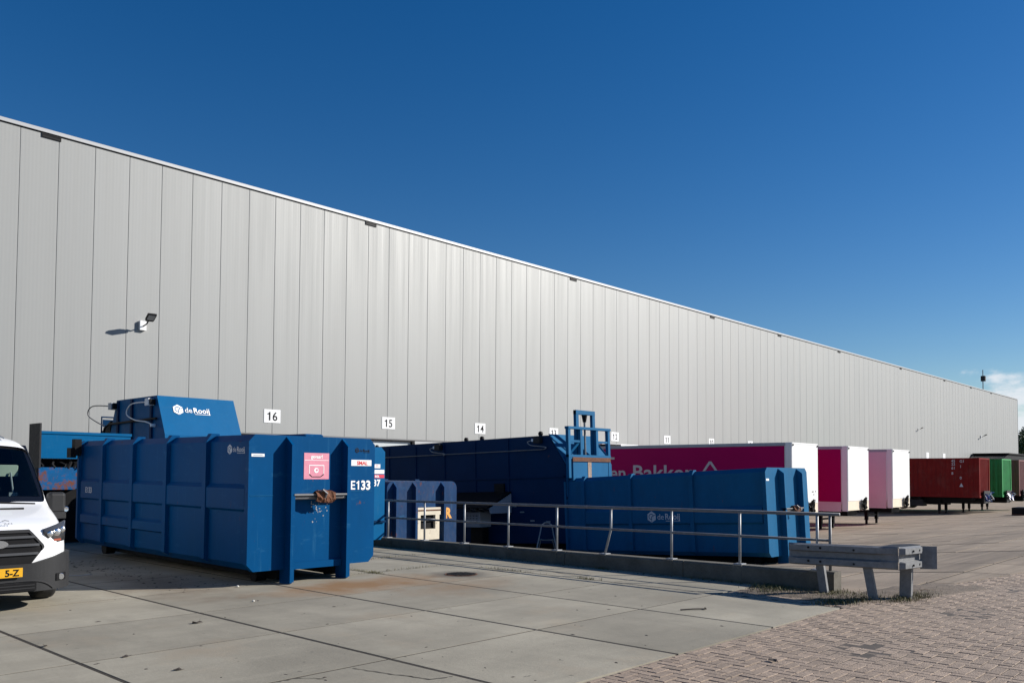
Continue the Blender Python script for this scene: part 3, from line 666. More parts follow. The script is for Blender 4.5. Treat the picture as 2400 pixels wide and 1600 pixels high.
MB().tube([(-.14, -.06, z0+.50), (.32, -.06, z0+.50)], .03).build('hook_bar', STEELD, ru)
MB().box(-.28, .51, -.10, -.092, z0+.72, z0+.75).build('rust_strip', RUST, ru)
lettering('R', .34, ORANGE, ru, (.72, F-.002, z0+.53), (1, 0, 0), (0, 0, 1), .02)

# ------------------------------------------------------------------ compactor with hopper behind E37
def cable(pts, r, m, parent, name='cable'):
    P = [Vector(p) for p in pts]; o_ = []
    for i in range(len(P)-1):
        p0, p1, p2, p3 = P[max(i-1, 0)], P[i], P[i+1], P[min(i+2, len(P)-1)]
        for k in range(6):
            t = k/6; o_.append(0.5*((2*p1)+(p2-p0)*t+(2*p0-5*p1+4*p2-p3)*t*t+(3*p1-p0-3*p2+p3)*t**3))
    o_.append(P[-1]); return MB().tube(o_, r, 6).build(name, m, parent, True)
hp = thing('hopper_compactor', 'blue waste press with a tall lit hopper bearing white lettering, behind E133', 'compactor', (10.43, 20.3, 0))
MB().prism([(0.31, 0.3), (0.31, 1.9), (0.0, 2.3), (0.02, 2.55), (0.50, 3.53), (2.9, 3.53), (3.3, 2.6), (3.3, 0.3)], -1.03, 1.03, 'x').build('hopper', BLUEL, hp)
MB().prism([(3.305, 2.6), (3.305, 3.0), (4.6, 2.35), (4.6, 2.2)], -1.03, .9, 'x').box(-1.0, .95, 3.31, 5.6, .25, 2.19).build('chute_cover', PLAST, hp)
for yy in (0.75, 1.9, 2.75): MB().box(-1.075, -1.032, yy-.05, yy+.05, 2.0, 3.5).build('rib', BLUED, hp)
MB().tube([(-1.10, .35, 2.95), (-1.10, 3.2, 2.90), (-1.10, 3.5, 2.8), (-1.10, 3.55, 2.3)], .03).build('grab_rail', BLACK, hp)
MB().tube([(-1.08, 3.75, 2.2), (-1.08, 3.75, 3.12), (-.1, 3.75, 3.12)], .025).box(-1.05, -.1, 3.74, 3.76, 2.85, 3.05).build('access_frame', BLUED, hp)
for yy, mm in ((0.72, WHITE), (2.95, GREYBOX)):
    o = MB().bbox(-1.20, -1.035, yy-.10, yy+.10, 3.28, 3.46, .01).build('lamp_box', mm, hp)
    MB().box(-1.17, -1.05, yy-.17, yy-.102, 3.30, 3.44).build('bracket', BLACK, o)
cable([(-1.12, .9, 3.38), (-1.15, 1.7, 3.36), (-1.16, 1.95, 3.12), (-1.14, 1.5, 2.95), (-1.14, .85, 2.88), (-1.12, .48, 2.78)], .018, WHITE, hp)
MB().lathe([(.02, -.05), (.045, -.05), (.045, .05), (.02, .05)], (-1.13, .48, 2.78), 'x', 10).build('plug', WHITE, hp)
cable([(-1.12, 3.05, 3.38), (-1.2, 4.1, 3.42), (-1.2, 4.4, 3.2), (-1.15, 3.9, 2.98), (-1.12, 3.4, 2.86)], .016, STEELD, hp)
sl = Vector((0, .48, .98)).normalized()
brand_mark(hp, Vector((-.71, .27-.004, 3.06))+Vector((0, -.006, .003)), (1, 0, 0), sl, 0.29, DECAL, BLUEL)

pr = thing('press_unit', 'blue machine with dark side plate and rusty lower panel behind the van', 'press', (7.65, 20.5, 0))
MB().box(-.98, 1.0, .001, .60, 1.92, 2.50).box(-1.0, 1.02, -.02, .0, 2.47, 2.53).build('upper_cabinet', BLUEL, pr)
MB().box(-1.02, -.983, -.06, .62, 1.7, 2.70).build('side_plate', PLAST, pr)
MB().box(-.95, .98, .25, .62, .3, 1.915).build('machine_core', BLACK, pr)
MB().prism([(-1.0, 1.72), (-1.0, 1.22), (-.25, 1.22), (.2, 1.45), (1.0, 1.45), (1.0, 1.72)], 0.0, .06, 'y').build('lower_panel', BLUER, pr)
r_ = random.Random(3)
for q in range(9):
    xq = r_.uniform(-.95, .0); MB().tube([(xq, .02, 1.70), (xq+r_.uniform(-.06, .06), .05, 1.74+r_.uniform(0, .05)), (xq+r_.uniform(-.12, .12), .12, 1.76+r_.uniform(0, .12))], r_.uniform(.015, .04), 6).build('hose', BLACK, pr)
MB().tube([(-.20, -.03, 1.70), (-.05, -.05, 1.84)], .018).tube([(-.13, -.03, 1.68), (.02, -.05, 1.82)], .018).build('hydraulic_rod', CHROME, pr)
MB().box(-.95, .95, .2, .7, 0.0, .3).build('base_frame', BLACK, pr)

# ------------------------------------------------------------------ long compactor in the yard
yz = yard_z(16)
cp = thing('long_compactor', 'long waste compactor in shade-dark blue with lift frame standing in the sunken yard', 'compactor', (19.52, 15.0, yz), (-0.034, 0, 0))
z_ = lambda z: z-yz
MB().prism([(0.0, z_(-.3)), (0.0, z_(1.88)), (.62, z_(2.76)), (12.9, z_(2.86)), (12.9, z_(-.6))], -1.06, 1.06, 'x').build('body', BLUED, cp)  # shade of the long side put into the body's darker blue
for yy in (2.2, 3.6, 5.0, 6.4, 7.8, 9.2, 10.6, 12.0): MB().box(-1.085, -1.062, yy-.03, yy+.03, z_(.3), z_(2.74)).build('rib', BLUED, cp)
MB().box(-1.10, -1.062, 0.05, 12.8, z_(1.55), z_(1.60)).build('side_seam', BLUED, cp)
MB().box(-1.12, -1.063, 2.35, 2.75, z_(.95), z_(1.42)).build('access_door', BLACK, cp)
MB().box(-.9, .9, .2, 12.5, 0.0, z_(-.3)).build('base_frame', BLACK, cp)
MB().tube([(-1.13, .75, z_(2.36)), (-1.13, 12.5, z_(2.46))], .016).build('conduit', STEELD, cp)
for yy in (.95, 5.2, 8.9):
    o = MB().bbox(-1.22, -1.065, yy-.12, yy+.12, z_(2.55), z_(2.74), .01).build('lamp_box', PLAST, cp)
    MB().box(-1.20, -1.08, yy+.122, yy+.20, z_(2.60), z_(2.68)).build('cable_gland', WHITE, o)
    cable([(-1.14, yy+.18, z_(2.64)), (-1.18, yy+.36, z_(2.60)), (-1.17, yy+.25, z_(2.50)), (-1.16, yy-.1, z_(2.45)), (-1.15, yy-.32, z_(2.41)), (-1.13, yy-.22, z_(2.36))], .014, STEEL, cp)
for yy in (1.0, 3.4, 4.1, 8.6): MB().lathe([(.02, -.03), (.07, -.03), (.07, .03), (.02, .03)], (-.95, yy, z_(2.83)), 'x', 12).build('lifting_eye', BLACK, cp)
sl2 = Vector((0, .62, .88)).normalized()
brand_mark(cp, Vector((-.95, .15, z_(2.09)))+Vector((0, -.01, .007)), (1, 0, 0), sl2, .32, DECAL, BLUE2)
MB().prism([(-.004, z_(1.0)), (-.004, z_(1.90)), (.60, z_(2.765)), (.62, z_(2.80)), (-.04, z_(1.92)), (-.04, z_(1.0))], -1.05, 1.05, 'x').build('front_slope', BLUE2, cp)  # sunlit near end, its brightness put into a lighter blue
# guillotine lift frame on the near end
lf = MB(); XA, XB = -1.22, .62
for x in (XA, -.68, .05, XB): lf.box(x, x+.10, -.25, -.15, z_(2.10) if -1 < x < .5 else z_(1.52), z_(2.93))
lf.box(XA-.01, XB+.12, -.27, -.13, z_(2.89), z_(2.96)).box(XA, XB+.11, -.255, -.145, z_(2.10), z_(2.17)).box(XA+.1, -.69, -.24, -.17, z_(2.52), z_(2.58)).box(.15, XB, -.24, -.17, z_(2.52), z_(2.58))
lf.build('lift_frame', BLUE2, cp)
lu = MB()
for x in (-.70, .06): lu.box(x, x+.12, -.125, -.03, z_(1.95), z_(3.44))
lu.box(-.70, .18, -.13, -.025, z_(3.33), z_(3.45)); lu.build('mast', BLUE2, cp)
for a, bq in (((XA+.06, 2.16), (-.70, 2.50)), ((.14, 2.52), (XB, 2.16))):
    MB().tube([(a[0], -.20, z_(a[1])), (bq[0], -.20, z_(bq[1]))], .035, 4).build('brace', BLUE2, cp)
MB().tube([(-.26, -.08, z_(3.33)), (-.26, -.08, z_(3.12))], [.09, .05], 10).build('pulley_block', BLACK, cp)
MB().tube([(-.26, -.08, z_(3.12)), (-.26, -.08, z_(2.15))], .03, 8).build('hydraulic_rod', STEELD, cp)
MB().box(-1.02, .68, -.24, -.18, z_(1.44), z_(2.06)).build('slide_gate', BLUE2, cp)
MB().box(-1.06, .70, -.27, -.242, z_(1.98), z_(2.10)).build('gate_rail', RUST, cp)
MB().box(-.36, -.20, -.25, -.241, z_(1.46), z_(2.0)).build('rust_streak', mat('rust_streak', (.30, .22, .17), .8, var=.4, scale=14, rust=.7, rscale=8), cp)
# lean-to cover with struts, control cabinet on the shaded side
MB().prism([(-1.07, z_(1.18)), (-2.1, z_(.74)), (-2.1, z_(.70)), (-1.07, z_(1.13))], 2.1, 4.35, 'y').build('hood_sheet', BLACK, cp)
MB().prism([(-1.07, z_(1.12)), (-2.0, z_(.70)), (-1.95, z_(.55)), (-1.07, z_(.55))], 2.1, 2.13, 'y').build('hood_end', GREYBOX, cp)
for yy, dy in ((2.5, -.12), (2.75, .10), (3.2, -.12), (3.4, .12)): MB().tube([(-1.9, yy, z_(.74)), (-1.2, yy+dy, z_(.55))], .018).build('strut', STEEL, cp)
cb = MB().bbox(-1.55, -1.07, 2.95, 3.62, z_(.13), z_(.58), .01).build('control_cabinet', GREYBOX, cp)
for q in range(4):
    for s_ in range(3): MB().box(-1.556, -1.551, 3.05+q*.13, 3.12+q*.13, z_(.30)+s_*.08, z_(.32)+s_*.08).build('switch', PLAST, cb)
MB().box(-1.4, -1.15, 3.0, 3.5, 0.02, z_(.12)).build('cabinet_stand', BLACK, cp)
for yy, zz in ((1.6, .55), (1.2, .30), (.6, .28), (1.9, .72)): MB().box(-1.075, -1.063, yy, yy+.16, z_(zz), z_(zz+.04)).build('label_plate', STEEL, cp)

sl_ = thing('step_ladder', 'small grey folding step ladder beside the long compactor', 'ladder', (17.95, 15.35, yard_z(15.35)), (0, 0, R(-50)))
sl_.scale = (1.3, 1.3, 1.42)
MB().tube([(-.27, 0, 0), (-.13, .20, .62), (-.11, .22, .72), (-.04, .235, .77), (.04, .235, .77), (.11, .22, .72), (.13, .20, .62), (.27, 0, 0)], .014, 8).build('front_frame', STEEL, sl_)
MB().tube([(-.24, .45, 0), (-.12, .20, .45)], .012).tube([(.24, .45, 0), (.12, .20, .45)], .012).build('rear_frame', STEEL, sl_)
for zz, hw_ in ((.2, .2), (.42, .16)): MB().box(-hw_, hw_, .06+zz*.25, .16+zz*.25, zz, zz+.02).build('step', STEELD, sl_)

# ------------------------------------------------------------------ handrail on the kerb
hr = thing('handrail', 'grey tubular handrail with one bent post along the concrete kerb', 'railing', (12.07, 0, 0))
zt = lambda y: 1.085-0.006*(y-5)
PY = [5.16+1.228*k for k in range(14)]
for k, y in enumerate(PY):
    b = MB(); tz, bz = zt(y), kz(y)
    mz = (tz+bz)/2+.03
    pts = [(0, y, tz-.02), (0, y, mz), (0, y+.13, bz)] if k == 3 else [(0, y, tz-.02), (0, y, mz), (0, y, bz)]
    p_ = b.tube(pts, .021, 10).build('post', STEEL, hr, True)
    if k == 3: p_['label'] = 'bent handrail post'
    yb = y+.13 if k == 3 else y
    q = MB().bbox(-.075, .075, yb-.07, yb+.07, bz, bz+.014, .003).build('base_plate', STEEL, p_)
    MB().bbox(-.135, .06, yb-.10, yb+.10, -.02, bz-.004, .006).build('footing', KERBC, kerb, loc=(12.07, 0, 0))
MB().tube([(0, 4.97, zt(5)-.02), (0, 4.97, kz(5)-.02)], .021, 10).build('post', STEELD, hr, True)
MB().tube([(0, 4.83, zt(4.83)), (0, 8.8, zt(8.8)-.006), (0, 21.2, zt(21.2))], .025, 10).build('top_rail', STEELD, hr, True)  # rails in darker steel than the posts, their shade put into the colour
MB().tube([(0, 4.97, (zt(4.97)+kz(4.97))/2+.03), (0, 8.85, (zt(8.85)+kz(8.85))/2+.028), (0, 21.2, (zt(21.2)+kz(21.2))/2+.03)], .020, 10).build('middle_rail', STEELD, hr, True)

# ------------------------------------------------------------------ guard rail
gr = thing('guard_rail', 'short galvanised crash barrier bending round a corner at the kerb end', 'guard rail', (0, 0, 0))
def wbeam(pts, name, ends=True):
    # W-section swept along a plan polyline; pts (x, y, ztop); front side is left of travel
    prof = [(0.0, 0.0), (0.035, -.012), (0.06, -.02), (0.06, -.095), (0.0, -.115), (0.0, -.185), (0.06, -.205), (0.06, -.28), (0.035, -.288), (0.0, -.30)]
    th = .006; n = len(prof); b = MB(); rings = []
    for i, p in enumerate(pts):
        a = Vector(pts[max(i-1, 0)][:2]); c_ = Vector(pts[min(i+1, len(pts)-1)][:2]); d = (c_-a).normalized(); nn = Vector((-d.y, d.x))
        fl = p[3] if len(p) > 3 else 1.0
        rings.append([(p[0]+nn.x*(o*fl), p[1]+nn.y*(o*fl), p[2]+z) for o, z in prof]+[(p[0]+nn.x*(o*fl-th), p[1]+nn.y*(o*fl-th), p[2]+z) for o, z in prof[::-1]])
    vs = [q for r__ in rings for q in r__]; m2 = 2*n; fs = []
    for i in range(len(rings)-1):
        for k in range(m2): fs.append((i*m2+k, (i+1)*m2+k, (i+1)*m2+(k+1) % m2, i*m2+(k+1) % m2))
    for base in (0, (len(rings)-1)*m2):
        for k in range(n-1): fs.append((base+k, base+k+1, base+m2-2-k, base+m2-1-k))
    return b.add(vs, fs).build(name, GALV, gr)
GALV = mat('zinc_beam', (0.19, 0.193, 0.197), 0.6, metal=0.1, spec=0.3, var=0.3, scale=14, dirt=0.4, dirtcol=(0.14, 0.14, 0.15))
# long leg runs along the kerb (towards -y), front side faces -x
wbeam([(11.58, 5.36, .69, .25), (11.58, 5.22, .69, 1), (11.57, 4.6, .705, 1), (11.56, 4.10, .715, 1), (11.55, 4.00, .717, .3), (11.545, 3.86, .72, .1)][::-1], 'beam')
wbeam([(11.50, 3.835, .72, .15), (11.56, 3.83, .72, 1), (12.13, 3.80, .707, 1), (12.20, 3.795, .706, .5)][::-1], 'beam')
MB().prism([(12.17, 3.785), (12.205, 3.70), (12.235, 3.645), (12.285, 3.605), (12.293, 3.613), (12.247, 3.653), (12.218, 3.705), (12.185, 3.79)], .395, .70, 'z').build('end_piece', GALV, gr)
MB().prism([(11.56, 3.85), (12.3, 3.82), (12.3, 3.95), (12.05, 4.1), (11.62, 4.1)], .70, .712, 'z').build('cap_plate', PLAST, gr)
def channel(top, bot, wx, wy, name='post'):
    (xt, yt, zt_), (xb, yb, zb_) = top, bot; t_ = .012
    prof = [(-wx, -wy), (wx, -wy), (wx, -wy+t_), (-wx+t_, -wy+t_), (-wx+t_, wy-t_), (wx, wy-t_), (wx, wy), (-wx, wy)]
    n = len(prof); b = MB()
    b.add([(xt+a, yt+c_, zt_) for a, c_ in prof]+[(xb+a, yb+c_, zb_) for a, c_ in prof], [tuple(range(n)), tuple(range(2*n-1, n-1, -1))]+[(i, n+i, n+(i+1) % n, (i+1) % n) for i in range(n)])
    return b.build(name, GALV, gr)
channel((11.64, 4.97, .66), (11.71, 4.90, -.05), .030, .055)
channel((11.64, 4.33, .66), (11.63, 4.20, -.05), .030, .055)
channel((11.98, 3.89, .66), (12.00, 3.92, -.05), .035, .075)
for yy in (5.05, 4.88, 4.42, 4.22):
    for dz in (-.057, -.243): MB().lathe([(.004, -.012), (.015, -.012), (.015, 0), (.004, 0)], (11.515, yy, .70+dz), 'x', 10).build('bolt', BLACK, gr)
for xx in (11.80, 12.03):
    for dz in (-.057, -.243): MB().lathe([(.004, -.012), (.015, -.012), (.015, 0), (.004, 0)], (xx, 3.752, .712+dz), 'y', 10).build('bolt', BLACK, gr)

# ------------------------------------------------------------------ trailers
def wheels(parent, x0, x1, ys_, r, zc):
    for y in ys_:
        for x in (x0, x1):
            t_ = MB().lathe([(r*.55, -.13), (r*.93, -.13), (r, -.09), (r, .09), (r*.93, .13), (r*.55, .13)], (x, y, zc), 'x', 24).build('wheel', RUBBER, parent, False)
            MB().lathe([(.05, -.05), (r*.54, -.10), (r*.54, .10), (.05, .05)], (x, y, zc), 'x', 18).build('rim', STEELD, t_)
def box_trailer(xc, y0, label, side, skirt, letters=False):
    zg = yard_z(y0+6)
    t = thing('box_trailer', label, 'trailer', (xc, y0, zg), (0, 0, 0), 'box trailers at the docks')
    g_ = lambda z: z-zg
    Lt, hwt = WY-y0-.62, 1.275; top, bot = g_(2.95), g_(.35)
    MB().box(-hwt+.02, hwt-.02, .05, Lt, bot, top-.03).build('box', WHITE, t)
    for sgn in (-1, 1):
        MB().bbox(sgn*hwt-.05 if sgn > 0 else -hwt, hwt if sgn > 0 else -hwt+.05, .0, .26, g_(.02), top, .018).build('corner_post', WHITE, t)
        x0, x1 = (hwt-.02, hwt) if sgn > 0 else (-hwt, -hwt+.02)
        MB().box(x0, x1, .26, Lt, top-.13, top).build('top_rail', GREYBOX, t)
        MB().box(x0, x1, .26, Lt, bot-.02, bot+.08).build('bottom_rail', PINKW if skirt else GREYBOX, t)
        a, bq = (hwt-.018, hwt+.006) if sgn > 0 else (-hwt-.006, -hwt+.018)
        if side: MB().box(a, bq, .30, Lt-.1, bot+.085, top-.135).build('side_panel', side, t)
        MB().box(a, bq, .30, 7.5, g_(.0), bot-.03).build('side_skirt', PINKW, t)
        MB().box(a-.0, bq+.0, .31, 7.4, g_(.16), g_(.17)).box(a-.002, bq+.002, .31, 7.4, g_(.08), g_(.085)).build('skirt_groove', GREYBOX, t)
    MB().box(-hwt+.05, hwt-.05, -.012, .05, g_(.48), top-.06).build('front_panel', WHITE, t)
    MB().box(-hwt+.05, hwt-.05, .0, .05, g_(.05), g_(.47)).build('front_bulkhead', mat('cream_bulkhead', (.72, .62, .48), .6, var=.08), t)
    MB().box(-hwt+.05, hwt-.05, -.02, .05, top-.055, top).build('top_cap', WHITE, t)
    for x in (-hwt+.10, hwt-.10): MB().lathe([(.008, -.03), (.035, -.03), (.035, .0), (.008, .0)], (x, -.022, top-.10), 'y', 10).build('marker_lamp', BLACK, t)
    cn_ = MB(); r__ = random.Random(9)
    for q in range(16): cn_.tube([(.40+r__.uniform(-.2, .25), -.08, g_(.05)+r__.uniform(0, .5)), (.45+r__.uniform(-.2, .3), -.16, g_(.10)+r__.uniform(0, .55)), (.4+r__.uniform(-.2, .3), -.09, g_(.0)+r__.uniform(0, .6))], r__.uniform(.015, .035), 5)
    cn_.build('air_lines', BLACK, t)
    MB().box(-.55, .55, .3, Lt-.3, g_(-.22), g_(.0)-.002).build('chassis', BLACK, t)
    for x in (-.70, .70):
        l_ = MB().box(x-.07, x+.07, 1.42, 1.58, .35, g_(-.02)).build('landing_leg', BLACK, t)
        MB().box(x-.05, x+.05, 1.45, 1.55, .08, .348).box(x-.16, x+.16, 1.36, 1.64, .0, .078).build('leg_foot', BLACK, l_)
    MB().box(-.63, .63, 1.46, 1.54, .55, .63).build('leg_brace', BLACK, t)
    wheels(t, -1.05, 1.05, (8.6, 9.9, 11.2), .48, .47)
    if letters:
        xx = -hwt-.008
        lettering('en', .86, mat('grey_lettering', (.56, .50, .52), .5), t, (xx, 23.92-y0, g_(1.40)), (0, -1, 0), (0, 0, 1), .012, 1.12)
        lettering('Bakker', .90, MATS['grey_lettering'], t, (xx, 22.66-y0, g_(1.42)), (0, -1, 0), (0, 0, 1), .014, 1.27)
        flat([(0, 0), (.12, 0), (.40, .36), (.68, 0), (.80, 0), (.46, .46), (.34, .46)], MATS['grey_lettering'], t, (xx, 19.0-y0, g_(1.74)), (0, -1, 0), (0, 0, 1), 'emblem')
        flat([(0, 0), (.45, 0), (.45, .1), (0, .1)], MATS['grey_lettering'], t, (xx, 24.1-y0, g_(2.32)), (0, -1, 0), (0, 0, 1), 'emblem')
        for x, z in ((.62, .92), (.72, .92), (.95, .93), (.78, .80)): flat(rect(.07, .05), PLAST, t, (x, -.014, g_(z)), (1, 0, 0), (0, 0, 1), 'sticker')
        MB().box(-.5, .5, 9.6, 10.6, top, top+.14).build('roof_unit', BLACK, t)
    return t
box_trailer(33.83, 14.95, 'magenta sided white trailer with large pale lettering behind the yard container', MAGENTA, False, True)
box_trailer(39.45, 14.9, 'white trailer with plain magenta side panel, middle of the three', MAGENTA, True)
box_trailer(45.15, 14.9, 'white trailer with pink-tinted side next to the red container', PINKW, True)

# ------------------------------------------------------------------ shipping containers on chassis trailers
def ship(xc, y0, m, label, Lc=12.19, deco=True):
    zg = yard_z(y0+5); t = thing('shipping_container', label, 'container', (xc, y0, 0.22), (0, 0, 0), 'shipping containers on chassis')
    hwc, Hc = 1.22, 2.59; b = MB()
    def corr(axis, sgn, n_, L0, L1):
        pts = []; st = (L1-L0)/n_
        for k in range(n_):
            a = L0+k*st; pts += [(a, 0), (a+st*.30, 0), (a+st*.5, -.036), (a+st*.8, -.036)]
        pts.append((L1, 0)); return pts
    for sgn in (-1, 1):
        P = corr('y', sgn, 42, .12, Lc-.12); vs = []; fs = []
        for a, o in P: vs += [(sgn*(hwc-.02+o), a, .14), (sgn*(hwc-.02+o), a, Hc-.08)]
        for k in range(len(P)-1): fs.append((2*k, 2*k+2, 2*k+3, 2*k+1))
        MB().add(vs, fs).build('side_wall', m, t)
        MB().box(sgn*hwc-.06 if sgn > 0 else -hwc, hwc if sgn > 0 else -hwc+.06, .0, Lc, 0, .14).box(sgn*hwc-.05 if sgn > 0 else -hwc, hwc if sgn > 0 else -hwc+.05, 0, Lc, Hc-.08, Hc).build('side_rail', m, t)
        for ye in (0, Lc-.12): MB().box(hwc-.13 if sgn > 0 else -hwc-.003, hwc+.003 if sgn > 0 else -hwc+.13, ye-.003, ye+.12, -.004, Hc+.004).build('corner_post', m, t)
    P = corr('x', 1, 9, -hwc+.13, hwc-.13); vs = []; fs = []
    for a, o in P: vs += [(a, .03-o, .14), (a, .03-o, Hc-.08)]
    for k in range(len(P)-1): fs.append((2*k, 2*k+2, 2*k+3, 2*k+1))
    MB().add(vs, fs).build('end_wall', m, t)
    MB().box(-hwc+.13, hwc-.13, 0, .07, 0, .139).box(-hwc+.13, hwc-.13, 0, .07, Hc-.079, Hc).build('end_rail', m, t)
    MB().box(-hwc+.05, hwc-.05, .07, Lc-.12, Hc-.06, Hc-.02).box(-hwc+.1, hwc-.1, .12, Lc-.12, .02, .10).box(-hwc+.13, hwc-.13, Lc-.06, Lc-.01, .0, Hc-.02).build('roof', m, t)
    if deco:
        for q, (yy, zz, s_) in enumerate(((1.55, 2.32, '45'), (1.55, 2.1, '22'), (1.55, 1.5, '8'), (1.05, 2.30, 'G1'), (1.05, 1.2, '0'), (1.55, 1.85, '61'), (1.05, 1.95, '1'))):
            lettering(s_, .24, DECALG, t, (-hwc-.004, yy+.12, zz), (0, -1, 0), (0, 0, 1), .002)
        flat([(0, 0), (.24, 0), (.12, .24)], DECALG, t, (-hwc-.004, 1.2, .7), (0, -1, 0), (0, 0, 1), 'print')
    return t
def chassis(xc, y0, label, Lc=12.4, front=True):
    zg = yard_z(y0+5); t = thing('container_chassis', label, 'trailer', (xc, y0, zg), (0, 0, 0), 'container chassis trailers'); tp = .21-zg
    for x in (-.5, .5): MB().box(x-.08, x+.08, -.25, Lc, tp-.40, tp).build('beam', BLACK, t)
    for y in (.2, 3.5, 7, 10.5, 12): MB().box(-1.2, 1.2, y-.08, y+.08, tp-.16, tp-.003).build('crossmember', BLACK, t)
    for x in (-.72, .72):
        l_ = MB().box(x-.07, x+.07, 2.3, 2.46, .30, tp-.17).build('landing_leg', BLACK, t); MB().box(x-.16, x+.16, 2.2, 2.5, 0, .08).box(x-.05, x+.05, 2.33, 2.43, .08, .298).build('leg_foot', BLACK, l_)
    wheels(t, -1.02, 1.02, (7.9, 9.2, 10.5), .48, .48)
    MB().box(-1.1, -.3, 3.3, 6.2, tp-.62, tp-.20).build('side_box', PLAST, t)
    r__ = random.Random(int(xc)); a = MB(); c_ = MB()
    for q in range(14):
        x = r__.uniform(-.6, .7); (a if q % 3 else c_).tube([(x, -.36, tp-.2+r__.uniform(0, .5)), (x+r__.uniform(-.3, .3), -.52, tp-.1+r__.uniform(-.2, .5)), (x+r__.uniform(-.2, .2), -.36, tp-.2+r__.uniform(0, .5))], r__.uniform(.03, .06), 6)
    a.build('air_lines', mat('hose_blue', (.02, .06, .22), .4), t); c_.build('couplings', CHROME, t)
    MB().box(-.7, .7, -.35, -.26, tp-.35, tp+.45).build('headboard', PLAST, t)
ship(62.15, 15.25, REDC, 'dark red corrugated shipping container beside the pink-tinted trailer'); chassis(62.15, 15.45, 'black chassis trailer under the dark red container')
ship(66.15, 14.85, GREENC, 'green corrugated shipping container right of the red one'); chassis(66.15, 15.05, 'black chassis trailer under the green container')
ship(71.35, 14.95, BROWNC, 'brownish red shipping container at the right picture edge'); chassis(71.35, 15.15, 'black chassis trailer under the container at the right edge')
an = thing('dark_annex', 'low black annex with sloped end before the far warehouse corner', 'shed', (0, 0, 0))
MB().prism([(105, -1.2), (150, -1.2), (150, 4.15), (110.5, 4.15), (105, 2.8)], 24.6, 28.2, 'y').build('wall', BLACK, an)
MB().box(110, 150.2, 24.4, 28.25, 4.155, 4.28).build('roof', BLACK, an)
MB().box(127.5, 129.5, 24.3, 24.58, 3.95, 4.40).build('lamp', WHITE, an)
MB().box(131.5, 140, 24.45, 24.59, .5, 3.9).build('door', BLUED, an)
bx_ = thing('pallet_box', 'small black box on the yard in front of the green container', 'box', (57.5, 12.0, yard_z(12.0)))
MB().bbox(-.85, .85, -.5, .5, .06, .45, .02).build('bin', BLACK, bx_); MB().box(-.85, .85, -.5, .5, 0, .058).build('pallet', RUST, bx_)

# lamp mast behind the roof
lm = thing('lamp_mast', 'tall thin floodlight mast rising behind the warehouse roof', 'lamp mast', (142.6, 35, -1.2))
MB().tube([(0, 0, 0), (0, 0, 18.9)], [.10, .06], 10).build('pole', STEELD, lm)
MB().bbox(-.1, .5, -.3, .3, 17.2, 18.0, .05).build('floodlight', PLAST, lm); MB().box(-.3, .3, -.3, .3, 0, .4).build('foot', KERBC, lm)

# trees past the corner
def tree(x, y, z, h, rad, seed, label):
    r__ = random.Random(seed); t = thing('tree', label, 'tree', (x, y, z), (0, 0, 0), 'trees beyond the warehouse')
    tr = MB(); tr.tube([(0, 0, 0), (.1, 0, h*.3), (0, .1, h*.6), (.1, 0, h*.85)], [.28, .22, .14, .05], 8)
    clumps = []
    for q in range(26):
        a, u = r__.uniform(0, 6.28), r__.uniform(-.75, 1); rr_ = rad*math.sqrt(max(0, 1-u*u))*r__.uniform(.45, 1)
        c_ = Vector((rr_*math.cos(a), rr_*math.sin(a), h*.60+u*h*.36)); clumps.append((c_, rad*r__.uniform(.22, .42)))
        tr.tube([(0, 0, max(h*.25, c_.z-h*.25)), tuple(c_*.6+Vector((0, 0, c_.z*.35))), tuple(c_)], [.07, .045, .015], 5)
    tr.build('trunk', BARK, t)
    lv = MB()
    for c_, cr_ in clumps:
        for q in range(240):
            d = Vector((r__.gauss(0, 1), r__.gauss(0, 1), r__.gauss(0, .8))).normalized()*cr_*r__.uniform(.3, 1.15)**.6; p = c_+d
            a = Vector((r__.gauss(0, 1), r__.gauss(0, 1), r__.gauss(0, 1))).normalized(); bq = a.cross(Vector((r__.gauss(0, 1), r__.gauss(0, 1), r__.gauss(0, 1)))).normalized(); s_ = r__.uniform(.10, .20)
            lv.add([p-a*s_, p+bq*s_*.55, p+a*s_, p-bq*s_*.55], [(0, 1, 2, 3)])
    lv.build('crown', LEAFM, t)
tree(153, 31.5, -1.2, 10.0, 3.0, 11, 'green tree nearest the far warehouse corner')
tree(161, 32.2, -1.2, 9.0, 3.0, 12, 'second green tree past the warehouse corner, at the picture edge')

# ------------------------------------------------------------------ drain
dr = thing('drain_cover', 'round dark iron drain cover set in the concrete slabs', 'drain', (9.62, 10.05, 0.0))
MB().lathe([(.02, .001), (.26, .001), (.27, .006), (.02, .006)], (0, 0, 0), 'z', 28).build('frame', RUST, dr)
for q in range(9):
    x = -.20+q*.05; h_ = math.sqrt(max(.001, .235**2-x*x)); MB().box(x-.014, x+.014, -h_, h_, .0065, .013).build('bar', BLACK, dr)

# ------------------------------------------------------------------ van
van = thing('delivery_van', 'white delivery van with black bumper and yellow number plate at the left edge', 'van', (3.12, 10.98, 0), (0, 0, R(0.5)))
